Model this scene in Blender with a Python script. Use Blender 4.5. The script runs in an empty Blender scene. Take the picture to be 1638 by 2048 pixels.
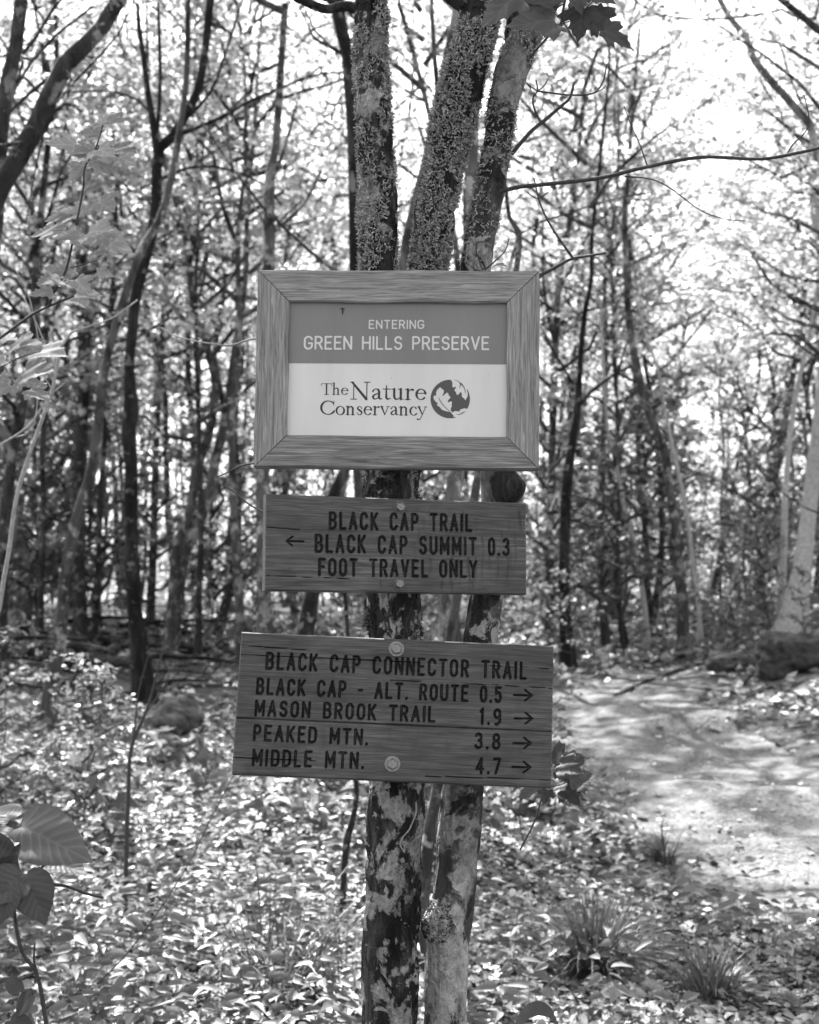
import bpy, math, random
import numpy as np
from mathutils import Vector, Matrix
R_ = random.Random(7)
RS = np.random.RandomState(11)
PI = math.pi
sc = bpy.context.scene
col = sc.collection
# ------------------------------------------------------------------ camera
EYE = 1.5; FP = 2844.0; PITCH = math.atan(166 / 2844)
cd = bpy.data.cameras.new('camera'); cam = bpy.data.objects.new('camera', cd); col.objects.link(cam)
cam.location = (0, 0, EYE); cam.rotation_euler = (PI / 2 + PITCH, 0, 0)
cd.sensor_fit = 'VERTICAL'; cd.sensor_height = 36.0; cd.lens = FP / 2048 * 36.0
cd.clip_start = 0.05; cd.clip_end = 600
cd.dof.use_dof = True; cd.dof.focus_distance = 2.5; cd.dof.aperture_fstop = 6.8; cd.dof.aperture_blades = 9
sc.camera = cam
# ------------------------------------------------------------------ light
SUN_EL = math.radians(52); SUN_AZ = math.radians(-24)      # azimuth from +Y (view direction), negative = left
w = bpy.data.worlds.new('World'); sc.world = w; w.use_nodes = True
nt = w.node_tree; nt.nodes.clear()
sky = nt.nodes.new('ShaderNodeTexSky'); sky.sky_type = 'NISHITA'; sky.sun_disc = False
sky.sun_elevation = SUN_EL; sky.sun_rotation = SUN_AZ; sky.air_density = 1.6; sky.dust_density = 4.0
bwn = nt.nodes.new('ShaderNodeRGBToBW'); bg = nt.nodes.new('ShaderNodeBackground'); wo = nt.nodes.new('ShaderNodeOutputWorld')
nt.links.new(sky.outputs[0], bwn.inputs[0]); nt.links.new(bwn.outputs[0], bg.inputs[0]); nt.links.new(bg.outputs[0], wo.inputs[0])
bg.inputs[1].default_value = 0.082
sd = bpy.data.lights.new('sun', 'SUN'); sun = bpy.data.objects.new('sun', sd); col.objects.link(sun)
sd.energy = 5.0; sd.angle = math.radians(0.53)
sv = Vector((math.sin(SUN_AZ) * math.cos(SUN_EL), math.cos(SUN_AZ) * math.cos(SUN_EL), math.sin(SUN_EL)))
sun.rotation_euler = sv.to_track_quat('Z', 'Y').to_euler()
sc.view_settings.view_transform = 'Standard'; sc.view_settings.look = 'None'
sc.view_settings.gamma = 1; sc.view_settings.use_curve_mapping = False
sc.view_settings.exposure = 2.62
sc.render.engine = 'CYCLES'
sc.cycles.max_bounces = 7; sc.cycles.diffuse_bounces = 4; sc.cycles.glossy_bounces = 2; sc.cycles.transmission_bounces = 3
sc.cycles.caustics_reflective = False; sc.cycles.caustics_refractive = False
sc.cycles.use_denoising = True
# ------------------------------------------------------------------ camera maths (pixel of the photograph -> point in the world)
CF = np.array([0, math.cos(PITCH), math.sin(PITCH)]); CU = np.array([0, -math.sin(PITCH), math.cos(PITCH)]); CO = np.array([0, 0, EYE])
def ray(px, py): return CF + np.array([1., 0, 0]) * (px - 819) / FP + CU * (1024 - py) / FP
def at(px, py, Y):
    d = ray(px, py); return CO + d * (Y / d[1])
# ------------------------------------------------------------------ noise
def _h(i, j, k, s):
    n = (i * 374761393 + j * 668265263 + k * 2147483647 + s * 974711) & 0xffffffff
    n = ((n ^ (n >> 13)) * 1274126177) & 0xffffffff
    return ((n ^ (n >> 16)) & 0xffff) / 65535.0
def vn(x, y, z=0.0, s=0):
    x, y, z = np.broadcast_arrays(np.asarray(x, float), np.asarray(y, float), np.asarray(z, float))
    xi, yi, zi = np.floor(x).astype(np.int64), np.floor(y).astype(np.int64), np.floor(z).astype(np.int64)
    fx, fy, fz = x - xi, y - yi, z - zi
    fx, fy, fz = [t * t * (3 - 2 * t) for t in (fx, fy, fz)]
    r = 0
    for a in (0, 1):
        for b in (0, 1):
            for c in (0, 1):
                r = r + _h(xi + a, yi + b, zi + c, s) * (fx if a else 1 - fx) * (fy if b else 1 - fy) * (fz if c else 1 - fz)
    return r
def fbm(x, y, z=0.0, s=0, o=3):
    r = 0; a = 1; t = 0
    for i in range(o):
        r = r + a * vn(x * 2 ** i, y * 2 ** i, z * 2 ** i, s + i); t += a; a *= .5
    return r / t
def sm(a, b, x):
    t = np.clip((np.asarray(x, float) - a) / (b - a), 0, 1); return t * t * (3 - 2 * t)
# ------------------------------------------------------------------ terrain
def base_h(x, y):
    x = np.asarray(x, float); y = np.asarray(y, float)
    h = sum(np.interp(y + d_, [3.5, 6.2, 10, 14, 18, 24, 40, 60, 120], [0, .13, .40, .60, .84, 1.0, 1.1, 1.2, 1.6]) for d_ in (-.9, 0, .9)) / 3
    h = h + 0.40 * sm(2.6, 4.6, x) * sm(8, 11.5, y)
    h = h + 0.12 * (fbm(x * .35, y * .35, s=3) - .5) + 0.05 * (fbm(x * 1.7, y * 1.7, s=9) - .5)
    return h
def cast(px, py, hf):
    d = ray(px, py); t = 1.5; lo = t
    while t < 90:
        p = CO + d * t
        if p[2] < hf(p[0], p[1]): break
        lo = t; t += .1
    for _ in range(12):
        m = (lo + t) / 2; p = CO + d * m
        if p[2] < hf(p[0], p[1]): t = m
        else: lo = m
    return CO + d * t
TRAIL_PX = [(850, 1372), (950, 1369), (1110, 1369), (1250, 1371), (1330, 1384), (1400, 1408), (1440, 1432), (1500, 1463), (1560, 1490), (1638, 1515), (1850, 1590), (2150, 1700),
            (2250, 1990), (2000, 1930), (1800, 1870), (1700, 1838), (1590, 1814), (1500, 1800), (1420, 1762), (1350, 1705), (1300, 1650), (1260, 1590), (1200, 1545), (1110, 1497), (1000, 1455), (900, 1415), (840, 1392)]
TRAIL = np.array([cast(x, y, base_h)[:2] for x, y in TRAIL_PX])
def poly_sdf(P, x, y):
    x = np.asarray(x, float); y = np.asarray(y, float)
    d2 = np.full(x.shape, 1e9); ins = np.zeros(x.shape, bool)
    n = len(P)
    for i in range(n):
        ax, ay = P[i]; bx, by = P[(i + 1) % n]
        ex, ey = bx - ax, by - ay; wx, wy = x - ax, y - ay
        t = np.clip((wx * ex + wy * ey) / (ex * ex + ey * ey + 1e-12), 0, 1)
        d2 = np.minimum(d2, (wx - ex * t) ** 2 + (wy - ey * t) ** 2)
        c = ((ay <= y) & (by > y)) | ((by <= y) & (ay > y))
        if abs(by - ay) > 1e-12: ins ^= c & (x < ax + (y - ay) / (by - ay) * ex)
    d = np.sqrt(d2); return np.where(ins, -d, d)
def trail_sdf(x, y):
    return poly_sdf(TRAIL, x, y) - .06 + .3 * (fbm(x * 1.6, y * 1.6, s=21) - .5) + .16 * (fbm(np.asarray(x) * 7, np.asarray(y) * 7, s=22) - .5)
MOUNDS = [(1415, 1450, .7, .30, .17), (1560, 1600, .55, .28, .15), (1290, 1420, .8, .3, .10), (1640, 1690, .6, .25, .08), (1400, 1560, .5, .25, .07), (1330, 1490, .5, .2, .05), (1480, 1690, .4, .2, .05)]
MP = [(*cast(a, b, base_h)[:2], c, d, e) for a, b, c, d, e in MOUNDS]
def hgt(x, y):
    x = np.asarray(x, float); y = np.asarray(y, float)
    h = base_h(x, y)
    s = poly_sdf(TRAIL, x, y)
    h = h - .07 * sm(.35, -.3, s) * (y < 40)
    for a, b, c, d, e in MP:
        h = h + e * np.exp(-((x - a) / c) ** 2 - ((y - b) / d) ** 2)
    return h
def on_ground(px, py): return cast(px, py, hgt)
# ------------------------------------------------------------------ mesh helpers
def np_mesh(name, V, F, mat=None, smooth=True, attrs=None, mi=None):
    """V (n,3); F (m,k) index array or list of them"""
    V = np.asarray(V, dtype=np.float32); Fs = F if isinstance(F, list) else [F]
    Fs = [np.asarray(f, dtype=np.int32) for f in Fs if len(f)]
    me = bpy.data.meshes.new(name)
    me.vertices.add(len(V)); me.vertices.foreach_set('co', V.ravel())
    idx = np.concatenate([f.ravel() for f in Fs]); tot = np.concatenate([np.full(len(f), f.shape[1], np.int32) for f in Fs])
    me.loops.add(len(idx)); me.loops.foreach_set('vertex_index', idx)
    me.polygons.add(len(tot)); st = np.zeros(len(tot), np.int32); st[1:] = np.cumsum(tot)[:-1]
    me.polygons.foreach_set('loop_start', st); me.polygons.foreach_set('loop_total', tot)
    me.polygons.foreach_set('use_smooth', np.full(len(tot), bool(smooth)))
    if mat:
        for m in (mat if isinstance(mat, (list, tuple)) else [mat]): me.materials.append(m)
    if mi is not None: me.polygons.foreach_set('material_index', np.asarray(mi, np.int32))
    for k, a in (attrs or {}).items():
        at_ = me.attributes.new(k, 'FLOAT', 'POINT'); at_.data.foreach_set('value', np.asarray(a, np.float32).ravel())
    me.update(calc_edges=True)
    return me
def ob(name, me, parent=None, loc=None, rot=None, mat4=None):
    o = bpy.data.objects.new(name, me); col.objects.link(o)
    if mat4 is not None: o.matrix_world = mat4
    if loc is not None: o.location = loc
    if rot is not None: o.rotation_euler = rot
    if parent is not None: o.parent = parent
    return o
def tag(o, label=None, cat=None, group=None, kind=None):
    if label: o['label'] = label
    if cat: o['category'] = cat
    if group: o['group'] = group
    if kind: o['kind'] = kind
    return o
def copy_tree(o, parent=None):
    c = o.copy(); col.objects.link(c)
    if parent is not None: c.parent = parent
    for ch in list(o.children): copy_tree(ch, c)
    return c
class MB:
    def __init__(s): s.v = []; s.q = []; s.t = []; s.n = 0; s.at = []
    def add(s, V, Q=None, T=None, a=None):
        V = np.asarray(V, float)
        s.v.append(V)
        if Q is not None and len(Q): s.q.append(np.asarray(Q) + s.n)
        if T is not None and len(T): s.t.append(np.asarray(T) + s.n)
        s.at.append(np.zeros(len(V)) if a is None else np.broadcast_to(np.asarray(a, float), (len(V),)))
        s.n += len(V)
    def mesh(s, name, mat, smooth=True, attr=None):
        V = np.concatenate(s.v); F = []
        if s.q: F.append(np.concatenate(s.q))
        if s.t: F.append(np.concatenate(s.t))
        return np_mesh(name, V, F, mat, smooth, {attr: np.concatenate(s.at)} if attr else None)
def spline(P, step):
    """Catmull-Rom through P (n,k) resampled about every step"""
    P = np.asarray(P, float)
    if len(P) == 2: P = np.array([P[0], (P[0] + P[1]) / 2, P[1]])
    E = np.vstack([2 * P[0] - P[1], P, 2 * P[-1] - P[-2]]); out = []
    for i in range(1, len(E) - 2):
        n = max(1, int(np.linalg.norm(E[i + 1, :3] - E[i, :3]) / step))
        for j in range(n):
            t = j / n; a, b, c, d = E[i - 1:i + 3]
            out.append(.5 * ((2 * b) + (c - a) * t + (2 * a - 5 * b + 4 * c - d) * t * t + (3 * b - a - 3 * c + d) * t ** 3))
    out.append(P[-1]); return np.array(out)
def frames(C):
    T = np.gradient(C, axis=0); T /= np.linalg.norm(T, axis=1)[:, None] + 1e-9
    ref = np.array([1., 0, 0]) if abs(T[0][0]) < .8 else np.array([0, 1., 0])
    N = []; n = ref
    for t in T:
        n = n - t * (n @ t); n = n / (np.linalg.norm(n) + 1e-9); N.append(n)
    N = np.array(N); return T, N, np.cross(T, N)
def tube(mb, P, r, nseg=8, step=.1, lump=0.0, freq=6.0, cap=True, seed=0, flare=0):
    """P (n,3), r (n,) : smooth tapering limb"""
    A = spline(np.column_stack([np.asarray(P, float), np.asarray(r, float)]), step)
    C, rad = A[:, :3], np.maximum(A[:, 3], .0008)
    T, N, B = frames(C); n = len(C)
    th = np.linspace(0, 2 * PI, nseg, endpoint=False)
    rr = np.repeat(rad[:, None], nseg, 1)
    if lump:
        D = N[:, None] * np.cos(th)[None, :, None] + B[:, None] * np.sin(th)[None, :, None]
        W = C[:, None] + D * rr[..., None]
        rr = rr * (1 + lump * (2 * fbm(W[..., 0] * freq, W[..., 1] * freq, W[..., 2] * freq * .5, seed) - 1))
    if flare:
        s = np.arange(n) / max(n - 1, 1); rr = rr * (1 + flare * np.exp(-s * 18))[:, None] * (1 + .35 * flare * np.exp(-s * 18)[:, None] * np.sin(th * 4 + seed)[None])
    V = C[:, None] + (N[:, None] * np.cos(th)[None, :, None] + B[:, None] * np.sin(th)[None, :, None]) * rr[..., None]
    i = np.arange(n - 1)[:, None] * nseg; j = np.arange(nseg)[None]
    Q = np.stack([i + j, i + (j + 1) % nseg, i + nseg + (j + 1) % nseg, i + nseg + j], -1).reshape(-1, 4)
    V = V.reshape(-1, 3); Tt = []
    if cap:
        V = np.vstack([V, C[-1] + T[-1] * rad[-1] * .5]); e = (n - 1) * nseg
        Tt = [(e + k, e + (k + 1) % nseg, n * nseg) for k in range(nseg)]
    mb.add(V, Q, Tt)
    return C, rad, T, N, B
# ------------------------------------------------------------------ materials
def newmat(name):
    m = bpy.data.materials.new(name); m.use_nodes = True; t = m.node_tree; b = t.nodes['Principled BSDF']
    return m, t, b
def N(t, typ, **kw):
    n = t.nodes.new(typ)
    for k, v in kw.items(): setattr(n, k, v)
    return n
def ramp(t, src, stops, interp='LINEAR'):
    r = N(t, 'ShaderNodeValToRGB'); e = r.color_ramp.elements; r.color_ramp.interpolation = interp
    while len(e) < len(stops): e.new(.5)
    for el, (p_, c) in zip(e, stops): el.position = p_; el.color = (c, c, c, 1)
    t.links.new(src, r.inputs[0]); return r.outputs[0]
def noise(t, vec, scale, det=4, rough=.55, dist=0):
    n = N(t, 'ShaderNodeTexNoise'); n.inputs['Scale'].default_value = scale; n.inputs['Detail'].default_value = det
    n.inputs['Roughness'].default_value = rough; n.inputs['Distortion'].default_value = dist
    if vec is not None: t.links.new(vec, n.inputs['Vector'])
    return n.outputs[0]
def mapping(t, scale, obj=True, loc=(0, 0, 0), src=None):
    if src is None:
        tc = N(t, 'ShaderNodeTexCoord'); src = tc.outputs['Object']
    m = N(t, 'ShaderNodeMapping'); m.inputs['Scale'].default_value = scale; m.inputs['Location'].default_value = loc
    t.links.new(src, m.inputs['Vector']); return m.outputs[0]
def mathn(t, op, a, b=0.0):
    n = N(t, 'ShaderNodeMath', operation=op)
    for i, v in enumerate((a, b)):
        if isinstance(v, (int, float)): n.inputs[i].default_value = v
        else: t.links.new(v, n.inputs[i])
    return n.outputs[0]
def mixc(t, fac, a, b, mode='MIX'):
    n = N(t, 'ShaderNodeMix', data_type='RGBA', blend_type=mode)
    for i, v in ((0, fac), (6, a), (7, b)):
        if isinstance(v, (int, float)): n.inputs[i].default_value = v if i == 0 else (v, v, v, 1)
        else: t.links.new(v, n.inputs[i])
    return n.outputs[2]
def bump(t, b, h, strength=.5, dist=.01):
    n = N(t, 'ShaderNodeBump'); n.inputs['Strength'].default_value = strength; n.inputs['Distance'].default_value = dist
    t.links.new(h, n.inputs['Height']); t.links.new(n.outputs[0], b.inputs['Normal'])
def attr(t, name):
    n = N(t, 'ShaderNodeAttribute'); n.attribute_name = name; return n.outputs['Fac']
def objrand(t):
    return N(t, 'ShaderNodeObjectInfo').outputs['Random']
def bark_mat(name, dark=.045, light=.13, patch=.32, cover=.5, scale=1.0, vs=1.0):
    m, t, b = newmat(name); b.inputs['Roughness'].default_value = .9; b.inputs['Specular IOR Level'].default_value = .25
    v = mapping(t, (26 * scale, 26 * scale, 7 * scale)); n1 = noise(t, v, 1.0, 6, .65, .6)
    base = ramp(t, n1, [(.3, dark * .55), (.5, dark), (.72, light)])
    v2 = mapping(t, (1, 1, .8)); wp = noise(t, v2, 9 * scale * vs, 5, .6, .3)
    pm = ramp(t, wp, [(cover, 0), (cover + .035, 1)])
    fine = noise(t, v2, 90 * scale, 3, .6)
    pc = ramp(t, fine, [(.3, patch * .7), (.7, patch * 1.15)])
    pc = mixc(t, 1, pc, ramp(t, noise(t, v2, 38 * scale, 4, .7), [(.35, .55), (.55, 1.1)]), 'MULTIPLY')
    c = mixc(t, pm, base, pc)
    bl = ramp(t, noise(t, mapping(t, (1, 1, .7), loc=(3.3, 1.7, 5.1)), 7.3 * scale, 6, .68, .6), [(.54, 0), (.575, 1)]); c = mixc(t, bl, c, mixc(t, 1, base, .42, 'MULTIPLY'))
    pale = ramp(t, noise(t, mapping(t, (1, 1, 1), loc=(7.3, 2.7, 1.1)), 17 * scale, 5, .6, .4), [(.60, 0), (.625, 1)]); c = mixc(t, pale, c, patch * .95)
    wob = noise(t, v2, 3.1 * scale, 2); dk = ramp(t, wob, [(.35, .45), (.6, 1.0)])
    c = mixc(t, 1.0, c, dk, 'MULTIPLY')
    t.links.new(c, b.inputs['Base Color'])
    h = mathn(t, 'ADD', mathn(t, 'ADD', n1, mathn(t, 'MULTIPLY', fine, .35)), mathn(t, 'ADD', mathn(t, 'MULTIPLY', pm, .3), mathn(t, 'MULTIPLY', pale, .3)))
    bump(t, b, h, 1.0, .028)
    return m
M_bark_main = bark_mat('bark_dark_with_pale_lichen', .03, .17, .46, .50, 1.5, 1.3)
M_bark_right = bark_mat('smooth_bark_with_broad_lichen', .07, .20, .42, .47, 1.1, 1.0)
M_bark_top = bark_mat('upper_bark', .03, .15, .30, .60, 1.2)
M_bark_far = [bark_mat('forest_bark_%s' % n, d, l, p_, c, .5) for n, d, l, p_, c in (('dark', .045, .13, .28, .58), ('grey', .10, .24, .42, .54), ('pale', .20, .38, .5, .50))]
def plain_mat(name, c, rough=.8, nz=40, var=.3, bmp=.3, spec=.3, bd=.004):
    m, t, b = newmat(name); b.inputs['Roughness'].default_value = rough; b.inputs['Specular IOR Level'].default_value = spec
    n = noise(t, mapping(t, (1, 1, 1)), nz, 5, .6)
    t.links.new(ramp(t, n, [(.25, c * (1 - var)), (.75, c * (1 + var))]), b.inputs['Base Color']); bump(t, b, n, bmp, bd)
    return m
M_bark_black = bark_mat('blackish_bark', .018, .06, .2, .64, .6)
M_twig = plain_mat('twig_bark', .05, .85, 120, .5); M_twig_pale = plain_mat('pale_twig_bark', .30, .8, 60, .35)
M_log = plain_mat('rotten_wood', .055, .95, 14, .8, .8, .2, .02)
M_rock = plain_mat('mossy_stone', .11, .95, 6, .9, .9, .2, .04)
M_lichen = None
def leaf_mat(name, c0, c1, trans=.5, rough=.5, spec=.35, vein=False, per_obj=False, dapple=False):
    m, t, b = newmat(name); out = t.nodes['Material Output']
    b.inputs['Roughness'].default_value = rough; b.inputs['Specular IOR Level'].default_value = spec
    g = N(t, 'ShaderNodeNewGeometry')
    if vein:
        a = attr(t, 'vein'); cc = mixc(t, a, (c0 + c1) / 2, c1 * 1.25)
        n = noise(t, mapping(t, (1, 1, 1)), 60, 4); cc = mixc(t, 1, cc, ramp(t, n, [(.3, .82), (.7, 1.1)]), 'MULTIPLY')
        if per_obj: cc = mixc(t, 1, cc, ramp(t, objrand(t), [(0, .7), (1, 1.25)]), 'MULTIPLY')
        bump(t, b, a, -.5, .003)
    else:
        cc = ramp(t, g.outputs['Random Per Island'], [(0, c0), (.6, (c0 + c1) / 2), (1, c1)])
        if per_obj: cc = mixc(t, 1, cc, ramp(t, objrand(t), [(0, .75), (1, 1.25)]), 'MULTIPLY')
    if dapple: cc = mixc(t, 1, cc, ramp(t, noise(t, mapping(t, (1, 1, 1)), 1.1, 6, .7), [(.38, .32), (.56, 1.2)]), 'MULTIPLY')  # sun dapple contrast painted into the leaf colour as dark and light patches
    t.links.new(cc, b.inputs['Base Color'])
    if trans:
        tr = N(t, 'ShaderNodeBsdfTranslucent'); t.links.new(cc, tr.inputs['Color'])
        mx = N(t, 'ShaderNodeMixShader'); mx.inputs[0].default_value = trans
        t.links.new(b.outputs[0], mx.inputs[1]); t.links.new(tr.outputs[0], mx.inputs[2]); t.links.new(mx.outputs[0], out.inputs['Surface'])
    return m
M_leaf_far = leaf_mat('forest_leaves', .26, .62, .6, .45, .4, per_obj=True)
M_leaf_under = leaf_mat('understory_leaves', .09, .24, .45, .45, .5)
M_litter = leaf_mat('dead_leaves', .04, .62, .10, .6, .35, dapple=True)
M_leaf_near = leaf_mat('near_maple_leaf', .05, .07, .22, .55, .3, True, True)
M_leaf_mid = leaf_mat('maple_leaf_painted_sunlit', .24, .33, .4, .75, .12, True, True)  # lighter copy of the maple leaf, sunlight put into its colour
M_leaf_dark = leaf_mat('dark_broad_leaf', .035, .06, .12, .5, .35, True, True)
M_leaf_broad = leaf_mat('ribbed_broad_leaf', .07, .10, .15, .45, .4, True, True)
M_grass = leaf_mat('grass_blades', .05, .16, .3, .4, .4)
M_lichen = leaf_mat('foliose_lichen', .20, .55, .05, .9, .1)
M_moss = leaf_mat('dark_moss', .015, .05, .1, .9, .1); M_sunlit_stem = plain_mat('stem_painted_sunlit', .40, .75, 30, .4)  # stem colour is paled to stand in for sunlight on it
def wood_mat(name, c_lo, c_hi, along='x', ring=.5, rough=.75, paint=False, spec=.3, mot=.5, fx=7):
    m, t, b = newmat(name); b.inputs['Roughness'].default_value = rough; b.inputs['Specular IOR Level'].default_value = spec
    v = mapping(t, (fx, 60, 360)); n1 = noise(t, v, 1.0, 5, .65, .9)
    v2 = mapping(t, (1.6, 10, 26), loc=(R_.random() * 9, 0, R_.random() * 9)); n2 = noise(t, v2, 1.0, 3, .5, 1.2)
    n2s = mathn(t, 'FRACT', mathn(t, 'MULTIPLY', n2, 9.0)); rg = ramp(t, n2s, [(0, .75), (.55, 1.1), (.92, .28), (1, .7)])
    c = ramp(t, n1, [(.28, c_lo), (.5, (c_lo + c_hi) / 2), (.72, c_hi)])
    c = mixc(t, ring, c, rg, 'MULTIPLY')
    n3 = noise(t, mapping(t, (6, 6, 17)), 1.0, 5, .65); c = mixc(t, 1, c, ramp(t, n3, [(.32, 1 - mot * .75), (.66, 1.0)]), 'MULTIPLY')
    # weathered specks and short cracks
    n4 = noise(t, mapping(t, (16, 60, 420)), 1.0, 2, .5); ck = ramp(t, n4, [(.68, 0), (.76, 1)])
    c = mixc(t, ck, c, c_lo * .35)
    if paint:
        st = attr(t, 'stain'); c = mixc(t, st, c, mixc(t, 1, c, .24, 'MULTIPLY'))
        pa = attr(t, 'paint'); wear = noise(t, mapping(t, (1, 1, 1)), 420, 3, .6)
        pa2 = mathn(t, 'MULTIPLY', pa, ramp(t, wear, [(.34, .35), (.5, 1.0)]))
        c = mixc(t, pa2, c, .006)
    t.links.new(c, b.inputs['Base Color'])
    h = mathn(t, 'SUBTRACT', mathn(t, 'ADD', n1, mathn(t, 'MULTIPLY', rg, .4)), mathn(t, 'MULTIPLY', ck, .8))
    bump(t, b, h, .55, .0012)
    return m
M_frame = wood_mat('weathered_grey_wood', .10, .47, rough=.9, ring=.25, mot=.35, fx=13)
M_frame_low = wood_mat('weathered_grey_wood_bottom', .09, .42, rough=.9, ring=.5, mot=.4, fx=10)
M_board2 = wood_mat('stained_board_upper', .036, .19, ring=.55, mot=.75, paint=True, rough=.55, spec=.4)
M_board3 = wood_mat('stained_board_lower', .025, .155, ring=.45, paint=True, rough=.5, spec=.45, mot=.85)
M_bolt = plain_mat('galvanised_steel', .20, .45, 300, .35, .2, .6); M_bolt.node_tree.nodes['Principled BSDF'].inputs['Metallic'].default_value = .6
M_washer = plain_mat('rusty_washer', .10, .7, 300, .6, .4)
def flat_mat(name, c, rough=.4):
    m, t, b = newmat(name); b.inputs['Roughness'].default_value = rough
    n = noise(t, mapping(t, (14, 14, 3)), 1, 5); n5 = noise(t, mapping(t, (1, 1, 1)), 170, 2)
    cc = mixc(t, 1, ramp(t, n, [(.3, c * .88), (.7, c * 1.04)]), ramp(t, n5, [(.735, 1), (.79, .5)]), 'MULTIPLY')
    t.links.new(cc, b.inputs['Base Color']); return m
M_white = flat_mat('pale_sign_panel', .64); M_band = flat_mat('grey_sign_band', .18); M_ltr = flat_mat('pale_lettering', .62); M_ink = flat_mat('black_ink', .012); M_logo = flat_mat('dark_logo_ink', .055)
def ground_mat(name, trail):
    m, t, b = newmat(name); b.inputs['Roughness'].default_value = .95; b.inputs['Specular IOR Level'].default_value = .15
    v = mapping(t, (1, 1, 1)); a = noise(t, v, 1.3, 5, .6); f = noise(t, v, 38, 6, .7); g = noise(t, v, 9, 5, .65, .5)
    if trail:
        c = ramp(t, f, [(.28, .11), (.5, .22), (.72, .34)]); c = mixc(t, 1, c, ramp(t, g, [(.3, .7), (.65, 1.1)]), 'MULTIPLY')
        vo = N(t, 'ShaderNodeTexVoronoi'); vo.inputs['Scale'].default_value = 45; t.links.new(v, vo.inputs['Vector'])
        c = mixc(t, ramp(t, vo.outputs[0], [(.12, .6), (.2, 0)]), c, .42)
        bump(t, b, mathn(t, 'ADD', f, mathn(t, 'MULTIPLY', g, 1.5)), 1.0, .05)
    else:
        vo = N(t, 'ShaderNodeTexVoronoi'); vo.inputs['Scale'].default_value = 17; t.links.new(v, vo.inputs['Vector'])
        c = ramp(t, vo.outputs[1], [(.1, .03), (.5, .12), (.95, .38)])
        c = mixc(t, .55, c, ramp(t, f, [(.3, .03), (.7, .22)])); c = mixc(t, 1, c, ramp(t, a, [(.3, .6), (.7, 1.2)]), 'MULTIPLY')
        bump(t, b, mathn(t, 'ADD', f, g), 1.0, .05)
    t.links.new(c, b.inputs['Base Color']); return m
M_ground = ground_mat('forest_floor', False); M_trail = ground_mat('packed_dirt', True)
# ------------------------------------------------------------------ ground and trail
def grid_mesh(name, xs, ys, hf, mat):
    X, Y = np.meshgrid(xs, ys); Z = hf(X, Y)
    V = np.stack([X, Y, Z], -1).reshape(-1, 3); nx = len(xs)
    i = np.arange(len(ys) - 1)[:, None] * nx + np.arange(nx - 1)[None]
    return np_mesh(name, V, np.stack([i, i + 1, i + nx + 1, i + nx], -1).reshape(-1, 4), mat)
xs = np.concatenate([-np.geomspace(150, 9.3, 16), np.arange(-9, 9.01, .14), np.geomspace(9.3, 150, 16)])
ys = np.concatenate([-np.geomspace(80, 2, 10), np.arange(-1.5, 20, .14), np.arange(20, 40, .5), np.geomspace(40, 420, 22)])
g = ob('ground', grid_mesh('ground', xs, ys, lambda x, y: hgt(x, y) - .035 * sm(.02, -.12, trail_sdf(x, y)) * (y < 40), M_ground)); g['kind'] = 'structure'
def sdf_mesh(fn, x0, x1, y0, y1, h):
    """marching squares of fn<0 -> verts (n,2), tris (m,3); fn takes X, Y arrays"""
    nx = int((x1 - x0) / h) + 2; ny = int((y1 - y0) / h) + 2
    X, Y = np.meshgrid(x0 + np.arange(nx) * h, y0 + np.arange(ny) * h); D = fn(X, Y)
    verts = []; vid = {}; quads = []; tris = []
    ins = D < 0
    full = ins[:-1, :-1] & ins[:-1, 1:] & ins[1:, 1:] & ins[1:, :-1]
    idg = -np.ones(D.shape, int); k = np.argwhere(ins); idg[ins] = np.arange(len(k))
    verts = [np.column_stack([X[ins], Y[ins]])]; n = len(k)
    a = np.argwhere(full)
    Q = np.column_stack([idg[a[:, 0], a[:, 1]], idg[a[:, 0], a[:, 1] + 1], idg[a[:, 0] + 1, a[:, 1] + 1], idg[a[:, 0] + 1, a[:, 1]]]) if len(a) else np.zeros((0, 4), int)
    anyi = ins[:-1, :-1] | ins[:-1, 1:] | ins[1:, 1:] | ins[1:, :-1]
    extra = []
    def ev(i0, j0, i1, j1):
        nonlocal n
        key = (i0, j0, i1, j1) if (i0, j0) < (i1, j1) else (i1, j1, i0, j0)
        if key not in vid:
            d0, d1 = D[i0, j0], D[i1, j1]; t = d0 / (d0 - d1)
            extra.append((X[i0, j0] + t * (X[i1, j1] - X[i0, j0]), Y[i0, j0] + t * (Y[i1, j1] - Y[i0, j0]))); vid[key] = n; n += 1
        return vid[key]
    for i, j in np.argwhere(anyi & ~full):
        cs = [(i, j), (i, j + 1), (i + 1, j + 1), (i + 1, j)]; loop = []
        for q in range(4):
            A, B = cs[q], cs[(q + 1) % 4]
            if ins[A]: loop.append(idg[A])
            if ins[A] != ins[B]: loop.append(ev(*A, *B))
        for q in range(1, len(loop) - 1): tris.append((loop[0], loop[q], loop[q + 1]))
    if extra: verts.append(np.array(extra))
    return np.concatenate(verts), Q, np.array(tris, int).reshape(-1, 3)
V2, Q2, T2 = sdf_mesh(trail_sdf, TRAIL[:, 0].min() - .6, TRAIL[:, 0].max() + .6, TRAIL[:, 1].min() - .6, TRAIL[:, 1].max() + .6, .11)
z = hgt(V2[:, 0], V2[:, 1]) + .006 - .02 * sm(-.1, .0, trail_sdf(V2[:, 0], V2[:, 1])) + .05 * (fbm(V2[:, 0] * 2.6, V2[:, 1] * 4, s=31, o=4) - .5) * sm(0, -.3, trail_sdf(V2[:, 0], V2[:, 1]))
tr = ob('trail', np_mesh('trail', np.column_stack([V2, z]), [Q2, T2], M_trail)); tr['kind'] = 'structure'
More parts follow.
